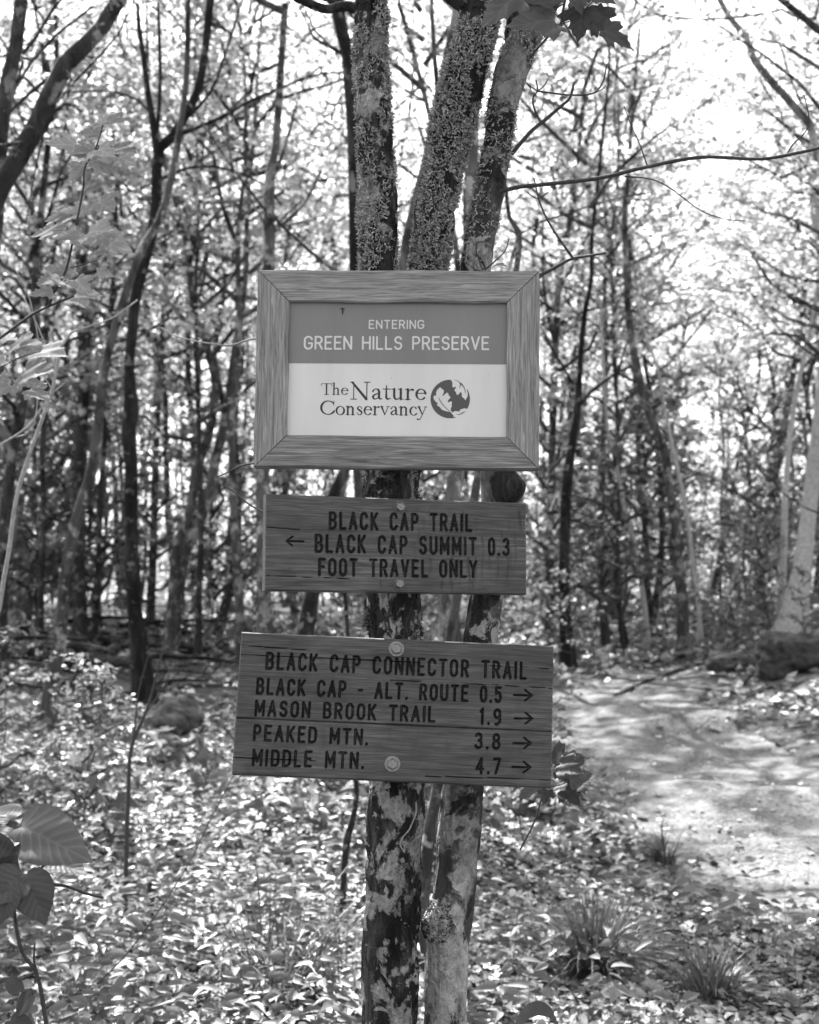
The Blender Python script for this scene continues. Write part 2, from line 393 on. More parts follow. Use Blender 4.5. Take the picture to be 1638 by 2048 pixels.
# ------------------------------------------------------------------ strokes: signed distance of lettering
def arc(cx, cy, rx, ry, a0, a1, n=9):
    return [(cx + rx * math.cos(math.radians(a0 + (a1 - a0) * i / n)), cy + ry * math.sin(math.radians(a0 + (a1 - a0) * i / n))) for i in range(n + 1)]
G = {
 'A': (.56, [[(0, 0), (.28, 1), (.56, 0)], [(.1, .33), (.46, .33)]]),
 'B': (.52, [[(0, 0), (0, 1), (.27, 1)] + arc(.27, .765, .21, .235, 90, -90) + [(0, .53)], [(.27, .53)] + arc(.29, .265, .23, .265, 90, -90) + [(0, 0)]]),
 'C': (.52, [arc(.26, .72, .26, .28, 12, 180) + arc(.26, .28, .26, .28, 180, 348)]),
 'D': (.52, [[(0, 0), (0, 1), (.22, 1)] + arc(.24, .72, .28, .28, 90, 0) + arc(.24, .28, .28, .28, 0, -90) + [(0, 0)]]),
 'E': (.45, [[(.45, 1), (0, 1), (0, 0), (.45, 0)], [(0, .52), (.38, .52)]]),
 'F': (.45, [[(.45, 1), (0, 1), (0, 0)], [(0, .52), (.38, .52)]]),
 'G': (.56, [arc(.28, .72, .28, .28, 15, 180) + arc(.28, .28, .28, .28, 180, 360) + [(.56, .46), (.32, .46)]]),
 'H': (.54, [[(0, 0), (0, 1)], [(.54, 0), (.54, 1)], [(0, .52), (.54, .52)]]),
 'I': (.0, [[(0, 0), (0, 1)]]),
 'K': (.5, [[(0, 0), (0, 1)], [(.48, 1), (0, .4)], [(.14, .55), (.5, 0)]]),
 'L': (.42, [[(0, 1), (0, 0), (.42, 0)]]),
 'M': (.66, [[(0, 0), (0, 1), (.33, .25), (.66, 1), (.66, 0)]]),
 'N': (.54, [[(0, 0), (0, 1), (.54, 0), (.54, 1)]]),
 'O': (.52, [arc(.26, .72, .26, .28, 0, 180) + arc(.26, .28, .26, .28, 180, 360) + [(.52, .72)]]),
 'P': (.48, [[(0, 0), (0, 1), (.25, 1)] + arc(.25, .73, .23, .27, 90, -90) + [(0, .46)]]),
 'R': (.5, [[(0, 0), (0, 1), (.25, 1)] + arc(.25, .74, .23, .26, 90, -90) + [(0, .48)], [(.26, .48), (.5, 0)]]),
 'S': (.5, [arc(.25, .75, .23, .25, 20, 250) + arc(.25, .26, .25, .26, 70, -160)]),
 'T': (.52, [[(0, 1), (.52, 1)], [(.26, 1), (.26, 0)]]),
 'U': (.52, [[(0, 1)] + arc(.26, .27, .26, .27, 180, 360) + [(.52, 1)]]),
 'V': (.54, [[(0, 1), (.27, 0), (.54, 1)]]),
 'Y': (.54, [[(0, 1), (.27, .46), (.54, 1)], [(.27, .46), (.27, 0)]]),
 '0': (.44, [arc(.22, .72, .22, .28, 0, 180) + arc(.22, .28, .22, .28, 180, 360) + [(.44, .72)]]),
 '1': (.16, [[(0, .8), (.14, 1), (.14, 0)]]),
 '3': (.46, [arc(.22, .75, .21, .25, 150, -85) + arc(.22, .265, .24, .265, 85, -155)]),
 '4': (.5, [[(.37, 0), (.37, 1), (0, .27), (.5, .27)]]),
 '5': (.46, [[(.42, 1), (.06, 1), (.03, .55)] + arc(.22, .33, .24, .33, 130, -150)]),
 '7': (.46, [[(0, 1), (.46, 1), (.15, 0)]]),
 '8': (.46, [arc(.23, .77, .2, .23, -90, 270, 14), arc(.23, .27, .23, .27, 90, 450, 14)]),
 '9': (.46, [arc(.23, .72, .22, .28, 0, 360, 14) + [(.43, .45)] + arc(.2, .35, .25, .35, 0, -110, 6)]),
 '.': (.0, [[(0, .0), (0, .04)]]), '-': (.24, [[(0, .47), (.24, .47)]]), ' ': (.12, []),
}
def line_strokes(text, xa, xb, ya, yb, h, hw, gap=.26, sp=.34, fl=0.0):
    """strokes of a line whose baseline runs (xa,ya)->(xb,yb); letters stretched to fit"""
    pos = 0; items = []
    for ch in text:
        if ch == ' ': pos += sp; continue
        wd, st = G[ch]; items.append((pos, wd, st)); pos += wd + gap
    tot = pos - gap; kx = (xb - xa) / tot; out = []
    for p0, wd, st in items:
        for s in st:
            out.append([(xa + (p0 + x) * kx, ya + (yb - ya) * (p0 + x) / tot + y * h, hw) for x, y in s])
    return out
def segs_of(strokes):
    for s in strokes:
        for a, b in zip(s[:-1], s[1:]): yield a, b
def stamp(D, x0, y0, h, strokes, pad=.003):
    ny, nx = D.shape
    for (ax, ay, ar), (bx, by, br) in segs_of(strokes):
        r = max(ar, br) + pad
        i0, i1 = int((min(ax, bx) - r - x0) / h), int((max(ax, bx) + r - x0) / h) + 2
        j0, j1 = int((min(ay, by) - r - y0) / h), int((max(ay, by) + r - y0) / h) + 2
        i0, j0 = max(i0, 0), max(j0, 0); i1, j1 = min(i1, nx), min(j1, ny)
        if i1 <= i0 or j1 <= j0: continue
        X = x0 + np.arange(i0, i1)[None] * h; Y = y0 + np.arange(j0, j1)[:, None] * h
        ex, ey = bx - ax, by - ay; L = ex * ex + ey * ey + 1e-14
        t = np.clip(((X - ax) * ex + (Y - ay) * ey) / L, 0, 1)
        d = np.hypot(X - ax - ex * t, Y - ay - ey * t) - (ar + (br - ar) * t)
        D[j0:j1, i0:i1] = np.minimum(D[j0:j1, i0:i1], d)
    return D
def strokes_mesh(name, strokes, h, y, mat):
    P = np.array([p for s in strokes for p in s]); m = P[:, 2].max() + .002
    x0, x1, y0, y1 = P[:, 0].min() - m, P[:, 0].max() + m, P[:, 1].min() - m, P[:, 1].max() + m
    V, Q, T = sdf_mesh(lambda X, Y: stamp(np.full(X.shape, 1.), x0, y0, h, strokes), x0, x1, y0, y1, h)
    V3 = np.column_stack([V[:, 0], np.full(len(V), y), V[:, 1]])
    return np_mesh(name, V3, [Q, T], mat, False)
# ------------------------------------------------------------------ sign poses
def pose(X, Y, Z, yaw, tilt, roll):
    return Matrix.Translation((X, Y, Z)) @ Matrix.Rotation(yaw, 4, 'Z') @ Matrix.Rotation(tilt, 4, 'X') @ Matrix.Rotation(roll, 4, 'Y')
def px2uv(Mx, px, py):
    Mi = np.array(Mx.inverted()); o = Mi @ np.append(CO, 1); d = Mi[:3, :3] @ ray(px, py); t = -o[1] / d[1]
    return o[0] + d[0] * t, o[2] + d[2] * t
P1 = pose(-.022, 2.5, 1.9004, -.0287, -.0332, .0106); W1, H1 = .5035, .3555
P2 = pose(-.0178, 2.5, 1.5868, .2755, -.0465, .0152); W2, H2 = .4757, .1662
P3 = pose(-.0253, 2.49, 1.3014, .0352, -.169, .0468); W3, H3 = .5504, .2463
def empty(name, mat4=None, loc=None):
    o = bpy.data.objects.new(name, None); col.objects.link(o); o.empty_display_size = .1
    if mat4 is not None: o.matrix_world = mat4
    if loc is not None: o.location = loc
    return o
# ------------------------------------------------------------------ 1. framed sign
S1 = tag(empty('framed_sign', P1), 'sign in a mitred grey wooden frame, two tone panel reading Green Hills Preserve', 'sign')
fw = .0575
def rail(name, L, wd, mat, rot, loc):
    """mitred rail: local x along the length, z across (outer edge at z=+wd/2), y depth; bevelled"""
    th = .030; bv = .0025; V = []; F = []
    nx = 60; prof = [(-wd / 2, th), (-wd / 2, bv), (-wd / 2 + bv, 0), (-wd / 4, 0), (0, 0), (wd / 4, 0), (wd / 2 - bv, 0), (wd / 2, bv), (wd / 2, th)]
    V = []
    for i in range(nx + 1):
        s = i / nx
        for (zz, yy) in prof:
            half = L / 2 - (wd / 2 - zz) - .0009
            x = -half + 2 * half * s
            V.append((x, yy + (.0006 * math.sin(s * 9 + zz * 90) if yy == 0 else 0), zz + .0005 * math.sin(s * 13 + L * 50)))
    m = len(prof); Q = [(i * m + j, (i + 1) * m + j, (i + 1) * m + j + 1, i * m + j + 1) for i in range(nx) for j in range(m - 1)]
    Q += [(i * m + m - 1, (i + 1) * m + m - 1, (i + 1) * m, i * m) for i in range(nx)]
    F = [np.array(Q), np.array([list(range(m))]), np.array([[nx * m + k for k in range(m)][::-1]])]
    o = ob(name, np_mesh(name, V, F, mat, False), S1); o.matrix_local = Matrix.Translation(loc) @ Matrix.Rotation(rot, 4, 'Y'); return o
rail('frame_rail', W1, fw, M_frame, 0, (0, 0, H1 / 2 - fw / 2)); rail('frame_rail', W1, fw, M_frame_low, PI, (0, 0, -H1 / 2 + fw / 2))
rail('frame_stile', H1, fw, M_frame, PI / 2, (W1 / 2 - fw / 2, 0, 0)); rail('frame_stile', H1, fw, M_frame, -PI / 2, (-W1 / 2 + fw / 2, 0, 0))
def box_mesh(name, x0, x1, y0, y1, z0, z1, mat):
    V = [(x, y, z_) for x in (x0, x1) for y in (y0, y1) for z_ in (z0, z1)]
    return np_mesh(name, V, np.array([(0, 1, 3, 2), (4, 6, 7, 5), (0, 4, 5, 1), (2, 3, 7, 6), (0, 2, 6, 4), (1, 5, 7, 3)]), mat, False)
iw, ih = W1 / 2 - fw + .006, H1 / 2 - fw + .006
ob('panel', box_mesh('panel', -iw, iw, .0115, .0145, -ih, ih, M_white), S1)
zb = px2uv(P1, 795, 725)[1]
ob('panel_band', box_mesh('panel_band', -iw, iw, .0109, .0115, zb, ih, M_band), S1)
ob('gap_backing', box_mesh('gap_backing', -W1 / 2 + .008, W1 / 2 - .008, .0302, .036, -H1 / 2 + .008, H1 / 2 - .008, M_log), S1)  # dark backing added to block bright background in the mitre gaps
def px_line(Pm, text, xa, ya, xb, yb, hpx, hwpx, **kw):
    a = px2uv(Pm, xa, ya); b = px2uv(Pm, xb, yb); k = math.dist(a, b) / math.dist((xa, ya), (xb, yb))
    return line_strokes(text, a[0], b[0], a[1], b[1], hpx * k, hwpx * k, **kw)
lt = ob('lettering', strokes_mesh('entering', px_line(P1, 'ENTERING', 738, 654, 847, 654, 16, 1.3, gap=.28), .0004, .0106, M_ltr), S1)
lt = ob('lettering', strokes_mesh('preserve', px_line(P1, 'GREEN HILLS PRESERVE', 608, 695, 977, 696, 24.5, 1.85, gap=.27, sp=.62), .0005, .0106, M_ltr), S1)
# serif lettering: strokes of (x, y, half width), cap height 1
def earc(cx, cy, rx, ry, a0, a1, wmin, wmax, ph=0, n=12):
    o = []
    for i in range(n + 1):
        a = math.radians(a0 + (a1 - a0) * i / n); o.append((cx + rx * math.cos(a), cy + ry * math.sin(a), wmin + (wmax - wmin) * abs(math.cos(a + ph)) ** 1.5))
    return o
t_, T_ = .018, .050
def foot(x, w=.1): return [(x - w, .014, .013), (x + w, .014, .013)]
SG = {
 'T': (.70, [[(.36, .02, T_), (.36, .97, T_)], [(.03, .975, t_), (.69, .975, t_)], [(.03, .97, .012), (.0, .78, .012)], [(.69, .97, .012), (.72, .78, .012)], foot(.36, .15)]),
 'N': (.90, [[(.16, .02, .02), (.16, .96, .02)], [(.1, .97, .045), (.72, .02, .058)], [(.74, .98, .022), (.74, .02, .022)], foot(.16, .13), [(.02, .985, .014), (.14, .985, .014)], [(.62, .985, .014), (.88, .985, .014)]]),
 'C': (.86, [earc(.46, .5, .40, .48, 42, 325, .022, .062, .1, 22), [(.765, .8, .02), (.79, .97, .012)], [(.765, .8, .02), (.78, .68, .010)], [(.79, .24, .02), (.83, .34, .012)]]),
 'h': (.58, [[(.14, .02, T_), (.14, 1.05, T_)], [(.02, 1.01, .016), (.14, 1.06, .02)], [(.16, .46, .016), (.25, .58, .03), (.35, .585, .04), (.42, .48, T_), (.42, .02, T_)], foot(.14), foot(.42)]),
 'e': (.52, [earc(.27, .31, .2, .3, 10, 318, .018, .052, .15, 16), [(.09, .37, .016), (.46, .37, .016)]]),
 'a': (.50, [[(.09, .47, .04), (.14, .57, .022), (.23, .61, .02), (.33, .56, .04), (.36, .45, T_), (.36, .1, T_), (.41, .03, .03), (.49, .05, .014)], [(.35, .36, .016), (.17, .28, .03), (.09, .16, .045), (.12, .05, .035), (.2, .02, .022), (.35, .12, .016)]]),
 't': (.36, [[(.17, .8, .010), (.16, .6, .03), (.16, .12, T_), (.21, .02, .035), (.34, .07, .014)], [(.02, .6, t_), (.34, .6, t_)]]),
 'u': (.58, [[(.13, .6, T_), (.13, .16, T_), (.18, .04, .04), (.27, .02, .024), (.41, .13, .016)], [(.42, .6, T_), (.42, .03, T_)], [(.02, .595, .014), (.13, .605, .02)], [(.31, .595, .014), (.42, .605, .02)], [(.42, .02, .02), (.53, .035, .012)]]),
 'r': (.42, [[(.13, .02, T_), (.13, .6, T_)], [(.02, .57, .014), (.13, .61, .02)], [(.15, .45, .014), (.24, .57, .02), (.31, .58, .045), (.36, .56, .045)], foot(.13, .11)]),
 'o': (.56, [earc(.28, .3, .22, .3, 0, 360, .018, .052, .2, 20)]),
 'n': (.58, [[(.13, .02, T_), (.13, .6, T_)], [(.02, .57, .014), (.13, .61, .02)], [(.15, .46, .016), (.25, .58, .03), (.35, .585, .04), (.42, .48, T_), (.42, .02, T_)], foot(.13), foot(.42)]),
 's': (.40, [[(.33, .44, .014), (.3, .56, .018), (.19, .6, .02), (.1, .54, .035), (.1, .43, .04), (.2, .33, .052), (.32, .23, .045), (.34, .11, .035), (.25, .01, .022), (.13, .02, .018), (.06, .16, .014)]]),
 'v': (.52, [[(.07, .6, T_), (.26, .03, .03)], [(.26, .02, .02), (.45, .6, .018)], [(.0, .6, .013), (.16, .6, .013)], [(.36, .6, .013), (.53, .6, .013)]]),
 'c': (.46, [earc(.26, .3, .2, .3, 48, 320, .018, .052, .15, 14), [(.38, .5, .04), (.39, .49, .04)]]),
 'y': (.52, [[(.07, .6, T_), (.27, .06, .03)], [(.46, .6, .018), (.27, .04, .022), (.16, -.25, .02), (.06, -.3, .03), (.0, -.27, .045)], [(.0, .6, .013), (.16, .6, .013)], [(.37, .6, .013), (.54, .6, .013)]]),
}
def serif(text, xa, xb, y, h, gap=.02):
    pos = 0; it = []
    for ch in text: it.append((pos, ch)); pos += SG[ch][0] + gap
    kx = (xb - xa) / (pos - gap); out = []
    for p0, ch in it:
        for s in SG[ch][1]: out.append([(xa + (p0 + x) * kx, y + yy * h, max(w_ * 1.3, .026) * h) for x, yy, w_ in s])
    return out
kk = .5035 / 567
def sr(text, x0, x1, yb, hpx):
    a = px2uv(P1, x0, yb); b = px2uv(P1, x1, yb); return serif(text, a[0], b[0], (a[1] + b[1]) / 2, hpx * kk)
ob('lettering', strokes_mesh('nature', sr('The', 641, 696, 787, 22.5) + sr('Nature', 699, 853, 797, 35.5) + sr('Conservancy', 639, 853, 828, 28.5), .00033, .0112, M_ink), S1)
# leaf globe emblem, traced in 1/13.65 pixel units of the photograph
def lg(pts): return np.array([px2uv(P1, 840 + x / 13.65, 740 + y / 13.65) for x, y in pts])
circle = lg([(825 + 540 * math.cos(a), 762 + 530 * math.sin(a)) for a in np.linspace(0, 2 * PI, 60, endpoint=False)])
leafA = lg([(545, 435), (610, 490), (655, 530), (640, 600), (612, 670), (628, 682), (690, 620), (735, 585), (770, 600), (785, 660), (835, 715), (790, 770), (755, 815), (765, 860), (815, 832), (850, 825), (877, 850), (865, 910), (870, 960), (838, 1020), (845, 1085), (865, 1115), (905, 1120), (955, 1090), (1085, 1105), (1095, 1050), (1150, 1035), (1215, 1010), (1290, 1035), (1400, 1060), (1350, 1180), (1200, 1300), (1010, 1262), (950, 1258), (900, 1235), (918, 1210), (870, 1170), (845, 1120), (800, 1115), (680, 1090), (590, 1050), (545, 990), (480, 945), (450, 905), (495, 880), (430, 840), (375, 770), (365, 700), (390, 662), (437, 675), (437, 590), (460, 520)])
leafB = lg([(830, 232), (870, 270), (885, 320), (882, 420), (905, 450), (975, 425), (980, 455), (935, 520), (985, 580), (1000, 640), (1030, 652), (1070, 620), (1112, 565), (1140, 600), (1145, 700), (1210, 750), (1235, 800), (1300, 700), (1305, 600), (1275, 495), (1420, 480), (1300, 200), (1000, 120), (800, 190)])
ed = [lg([(880, 225), (985, 240), (1080, 290), (1160, 350), (1215, 440), (1245, 540), (1240, 680), (1225, 540), (1195, 450), (1120, 360), (1105, 420), (1060, 500), (1095, 390), (1078, 310), (980, 252)]),
      lg([(940, 1165), (1030, 1185), (1110, 1165), (1150, 1145), (1090, 1138), (1160, 1132), (1250, 1085), (1200, 1140), (1120, 1185), (1040, 1200)])]
vein = lg([(505, 665), (540, 780), (620, 900), (720, 1010), (830, 1100), (800, 1100), (690, 1005), (600, 905), (525, 790)])
def logo(X, Y):
    d = np.maximum(poly_sdf(circle, X, Y), np.maximum(-poly_sdf(leafA, X, Y), -poly_sdf(leafB, X, Y)))
    for e in ed: d = np.minimum(d, poly_sdf(e, X, Y))
    return np.minimum(d, poly_sdf(vein, X, Y))
V, Q, T = sdf_mesh(logo, circle[:, 0].min() - .003, circle[:, 0].max() + .003, circle[:, 1].min() - .003, circle[:, 1].max() + .003, .0004)
ob('logo', np_mesh('logo', np.column_stack([V[:, 0], np.full(len(V), .0112), V[:, 1]]), [Q, T], M_logo, False), S1)
u_, v_ = px2uv(P1, 684, 619); mbg = MB()
tube(mbg, [(u_, .010, v_ - .006), (u_ + .0005, .0095, v_), (u_, .010, v_ + .006)], [.0008, .0014, .0005], 6, .002); tube(mbg, [(u_ - .004, .0105, v_ + .005), (u_, .0095, v_ + .003), (u_ + .004, .0105, v_ + .0045)], [.0003, .0006, .0003], 4, .002)
bug = ob('dead_insect', mbg.mesh('dead_insect', M_ink), None, mat4=P1); tag(bug, 'tiny dark insect stuck on the grey band of the framed sign', 'insect')
# ------------------------------------------------------------------ 2. and 3. routed boards
def board_piece(name, parent, W, z0, z1, strokes, stains, mat, th=.028, h=.0011, cracks=()):
    nx = int(round(W / h)); nz = int(round((z1 - z0) / h)); hx = W / nx; hz = (z1 - z0) / nz
    x0 = -W / 2; D = stamp(np.full((nz + 1, nx + 1), .01), x0, z0, hx, strokes)
    X, Z = np.meshgrid(x0 + np.arange(nx + 1) * hx, z0 + np.arange(nz + 1) * hz)
    hw = np.array([s[0][2] for s in strokes]).max() if strokes else .001
    dep = np.clip(-D / hw, 0, 1) ** .6 * .0042
    paint = sm(.0004, -.0005, D + .0006 * (vn(X * 900, Z * 900, s=5) - .5))
    e = np.minimum(np.minimum(X - x0, x0 + W - X), np.minimum(Z - z0, z1 - Z)); edge = .0022 * (1 - np.clip(e / .003, 0, 1)) ** 2 * (.6 + .8 * vn(X * 60, Z * 60, s=8))
    cr = np.zeros_like(X)
    for (ca, cz0, cb, cz1, cw) in cracks:
        zc = cz0 + (cz1 - cz0) * (X - ca) / (cb - ca) + .0016 * (vn(X * 40, 0, s=12) - .5)
        cr = np.maximum(cr, sm(cw, cw * .25, np.abs(Z - zc)) * ((X > min(ca, cb)) & (X < max(ca, cb))))
    Yy = dep + edge + cr * .0035 + .0006 * (fbm(X * 9, Z * 160, s=2) - .5)
    st = np.zeros_like(X)
    for (sx, sz, ln, wd, k) in stains:
        st = np.maximum(st, k * np.exp(-((X - sx - .0015 * np.sin(Z * 90 + sx * 300)) / wd) ** 2) * sm(sz + .002, sz - .004, Z) * sm(sz - ln, sz - ln * .3, Z))
    V = np.stack([X, Yy, Z], -1).reshape(-1, 3); st = st.ravel(); pt = np.maximum(paint, cr * .8).ravel(); n = nx + 1
    i = np.arange(nz)[:, None] * n + np.arange(nx)[None]
    Q = [np.stack([i, i + 1, i + n + 1, i + n], -1).reshape(-1, 4)]
    # sides and back
    ring = [k for k in range(n)] + [k * n + nx for k in range(1, nz + 1)] + [nz * n + k for k in range(nx - 1, -1, -1)] + [k * n for k in range(nz - 1, 0, -1)]
    rv = V[ring].copy(); rv[:, 1] = th; b0 = len(V); V = np.vstack([V, rv]); m = len(ring)
    Q.append(np.array([(ring[(k + 1) % m], ring[k], b0 + k, b0 + (k + 1) % m) for k in range(m)]))
    c0 = len(V); V = np.vstack([V, [[0, th, (z0 + z1) / 2]]])
    T = np.array([(b0 + (k + 1) % m, b0 + k, c0) for k in range(m)])
    rg = (fbm(X * 2.2 + z0 * 50, Z * 34, s=61, o=3) * 9 + Z * 60) % 1; rg = (sm(.55, .88, rg) * sm(1.0, .92, rg)).ravel() * (.05 + .55 * fbm(X * 6, Z * 20, s=62).ravel())
    st = np.maximum(st, rg)
    z_ = np.zeros(m + 1)
    return ob(name, np_mesh(name, V, [Q[0], Q[1], T], mat, False, {'paint': np.concatenate([pt, z_]), 'stain': np.concatenate([st, z_ + .3])}), parent)
def arrow(Pm, x0, y0, x1, y1, hd, hw):
    a = px2uv(Pm, x0, y0); b = px2uv(Pm, x1, y1); k = math.dist(a, b) / math.dist((x0, y0), (x1, y1)); s = 1 if x1 > x0 else -1
    r = hw * k; hd *= k
    return [[(*a, r), (*b, r)], [(b[0] - s * hd, b[1] + hd * .75, r), (*b, r)], [(b[0] - s * hd, b[1] - hd * .75, r), (*b, r)]]
def bolt(parent, Pm, px, py, r, rusty, ang):
    u, v = px2uv(Pm, px, py)
    e = empty('bolt'); e.parent = parent; e.matrix_local = Matrix.Translation((u, 0, v))
    def lathe(name, prof, n, mat, rot=0):
        V = []; Q = []
        for (rr, yy) in prof:
            for k in range(n):
                a = 2 * PI * k / n + rot; V.append((rr * math.cos(a), yy, rr * math.sin(a)))
        for i in range(len(prof) - 1):
            for k in range(n): Q.append((i * n + k, i * n + (k + 1) % n, (i + 1) * n + (k + 1) % n, (i + 1) * n + k))
        F = [np.array(Q), np.array([[(len(prof) - 1) * n + k for k in range(n)]])]
        o = ob(name, np_mesh(name, V, F, mat, False), e)
        return o
    lathe('washer', [(r * 1.5, .004), (r * 1.5, -.0012), (r * 1.42, -.0018), (.3 * r, -.0018)], 28, M_washer if rusty else M_bolt)
    lathe('bolt_head', [(r * 1.08, -.0015), (r * 1.08, -.0062), (r * .92, -.0076), (r * .8, -.0070), (r * .5, -.0072)], 6, M_bolt, ang)
S2 = tag(empty('routed_sign', P2), 'narrow brown board carved Foot Travel Only, between the framed sign and the lowest board', 'sign')
st2 = px_line(P2, 'BLACK CAP TRAIL', 660, 1057, 942, 1061, 30, 2.8, gap=.46, sp=.85) + px_line(P2, 'BLACK CAP SUMMIT 0.3', 632, 1103, 1017, 1110, 31, 2.8, gap=.46, sp=.85) \
    + px_line(P2, 'FOOT TRAVEL ONLY', 639, 1150, 952, 1154, 30, 2.8, gap=.46, sp=.85) + arrow(P2, 607, 1083, 573, 1082, 12, 1.9)
stn = []
for x, ya, ln in [(965, 1070, .05), (980, 1105, .05), (902, 1112, .07), (918, 1115, .075), (938, 1112, .08), (950, 1112, .07), (995, 1112, .07), (1015, 1112, .075), (1030, 1060, .09), (885, 1158, .03), (905, 1158, .035), (945, 1158, .03), (860, 1112, .05), (965, 1112, .06), (1003, 1060, .03), (760, 1160, .02), (925, 1020, .03), (1040, 1020, .06)]:
    u, v = px2uv(P2, x, ya); stn.append((u, v, ln, .0018 + .0014 * R_.random(), .55 + .4 * R_.random()))
for k in range(22):
    u, v = px2uv(P2, R_.uniform(820, 1045), R_.uniform(1005, 1120)); stn.append((u, v, R_.uniform(.03, .08), .003, R_.uniform(.15, .4)))
c_ = px2uv
board_piece('board', S2, W2, -H2 / 2, H2 / 2, st2, stn, M_board2, cracks=[(*c_(P2, 533, 1053), *c_(P2, 600, 1059), .0008), (*c_(P2, 533, 1150), *c_(P2, 700, 1158), .0005)])
bolt(S2, P2, 800, 1014, .0078, True, .3); bolt(S2, P2, 798, 1167, .0078, True, .7)
S3 = tag(empty('routed_sign', P3), 'largest and lowest carved board, listing Mason Brook Trail, Peaked Mtn. and Middle Mtn.', 'sign')
st3 = []
for a in [('BLACK CAP CONNECTOR TRAIL', 533, 1337, 1051, 1357, 31), ('BLACK CAP - ALT. ROUTE 0.5', 514, 1387, 1001, 1404, 29), ('MASON BROOK TRAIL', 511, 1430, 868, 1443, 28), ('1.9', 961, 1447, 1000, 1449, 29),
          ('PEAKED MTN.', 508, 1480, 733, 1489, 28), ('3.8', 951, 1496, 998, 1498, 28), ('MIDDLE MTN.', 506, 1530, 725, 1536, 29), ('4.7', 953, 1546, 999, 1547, 28)]:
    st3 += px_line(P3, *a, 2.7, gap=.46, sp=.85)
for y0, y1, xe in ((1390, 1391, 1064), (1437, 1437, 1065), (1487, 1487, 1062), (1534, 1535, 1061)): st3 += arrow(P3, xe - 36, y0, xe, y1, 14, 1.9)
stn = []
for k in range(46):
    u, v = px2uv(P3, R_.uniform(490, 1095), R_.uniform(1290, 1530)); stn.append((u, v, R_.uniform(.02, .06), R_.uniform(.002, .012), R_.uniform(.1, .45)))
sa, sb = px2uv(P3, 472, 1437), px2uv(P3, 1104, 1462); zs = (sa[1] + sb[1]) / 2
ck = [(*c_(P3, 475, 1308), *c_(P3, 1104, 1338), .0005), (*c_(P3, 478, 1290), *c_(P3, 620, 1300), .0006), (*c_(P3, 780, 1360), *c_(P3, 1104, 1376), .0005)]
board_piece('plank', S3, W3, zs + .0003, H3 / 2, st3, stn, M_board3, cracks=ck)
board_piece('plank', S3, W3, -H3 / 2, zs - .0003, st3, stn, M_board3, cracks=[(*c_(P3, 470, 1515), *c_(P3, 640, 1522), .0005), (*c_(P3, 850, 1552), *c_(P3, 1103, 1560), .0006)])
bolt(S3, P3, 793, 1298, .0092, False, .2); bolt(S3, P3, 785, 1528, .0092, False, .5)
# ------------------------------------------------------------------ sign trees
KY = 2.60
def pxpath(pts, Y):
    """(px, py, width px[, Y]) -> centres and radii"""
    P = []; r = []
    for q in pts:
        y = q[3] if len(q) > 3 else Y
        P.append(at(q[0], q[1], y)); r.append(q[2] / 2 * y / FP)
    return np.array(P), np.array(r)
def near_trunk(name, pts, Y, parent, mat, nseg=110, lump=.16, step=.006, freq=16, knots=(), seed=0, ridge=.004):
    P, r = pxpath(pts, Y); A = spline(np.column_stack([P, r]), step); C, rad = A[:, :3], A[:, 3]
    T, Nn, B = frames(C); th = np.linspace(0, 2 * PI, nseg, endpoint=False)
    D = Nn[:, None] * np.cos(th)[None, :, None] + B[:, None] * np.sin(th)[None, :, None]
    W = C[:, None] + D * rad[:, None, None]
    f1 = fbm(W[..., 0] * freq, W[..., 1] * freq, W[..., 2] * freq * .45, seed) - .5
    f2 = fbm(W[..., 0] * 90, W[..., 1] * 90, W[..., 2] * 22, seed + 4) - .5
    f3 = np.abs(fbm(W[..., 0] * 55 + 3, W[..., 1] * 55, W[..., 2] * 9, seed + 9) - .5)
    rr = rad[:, None] * (1 + 2 * lump * f1) + .010 * f2 + ridge * (np.minimum(f3 * 6, 1) - .7)
    for (kx, ky, kr, ka) in knots:
        kp = at(kx, ky, Y - .03); d = np.linalg.norm(W - kp, axis=-1); rr = rr + ka * np.exp(-(d / kr) ** 2)
    V = C[:, None] + D * rr[..., None]; n = len(C)
    i = np.arange(n - 1)[:, None] * nseg; j = np.arange(nseg)[None]
    Q = np.stack([i + j, i + (j + 1) % nseg, i + nseg + (j + 1) % nseg, i + nseg + j], -1).reshape(-1, 4)
    o = ob(name, np_mesh(name, V.reshape(-1, 3), Q, mat), parent)
    return o, V, D
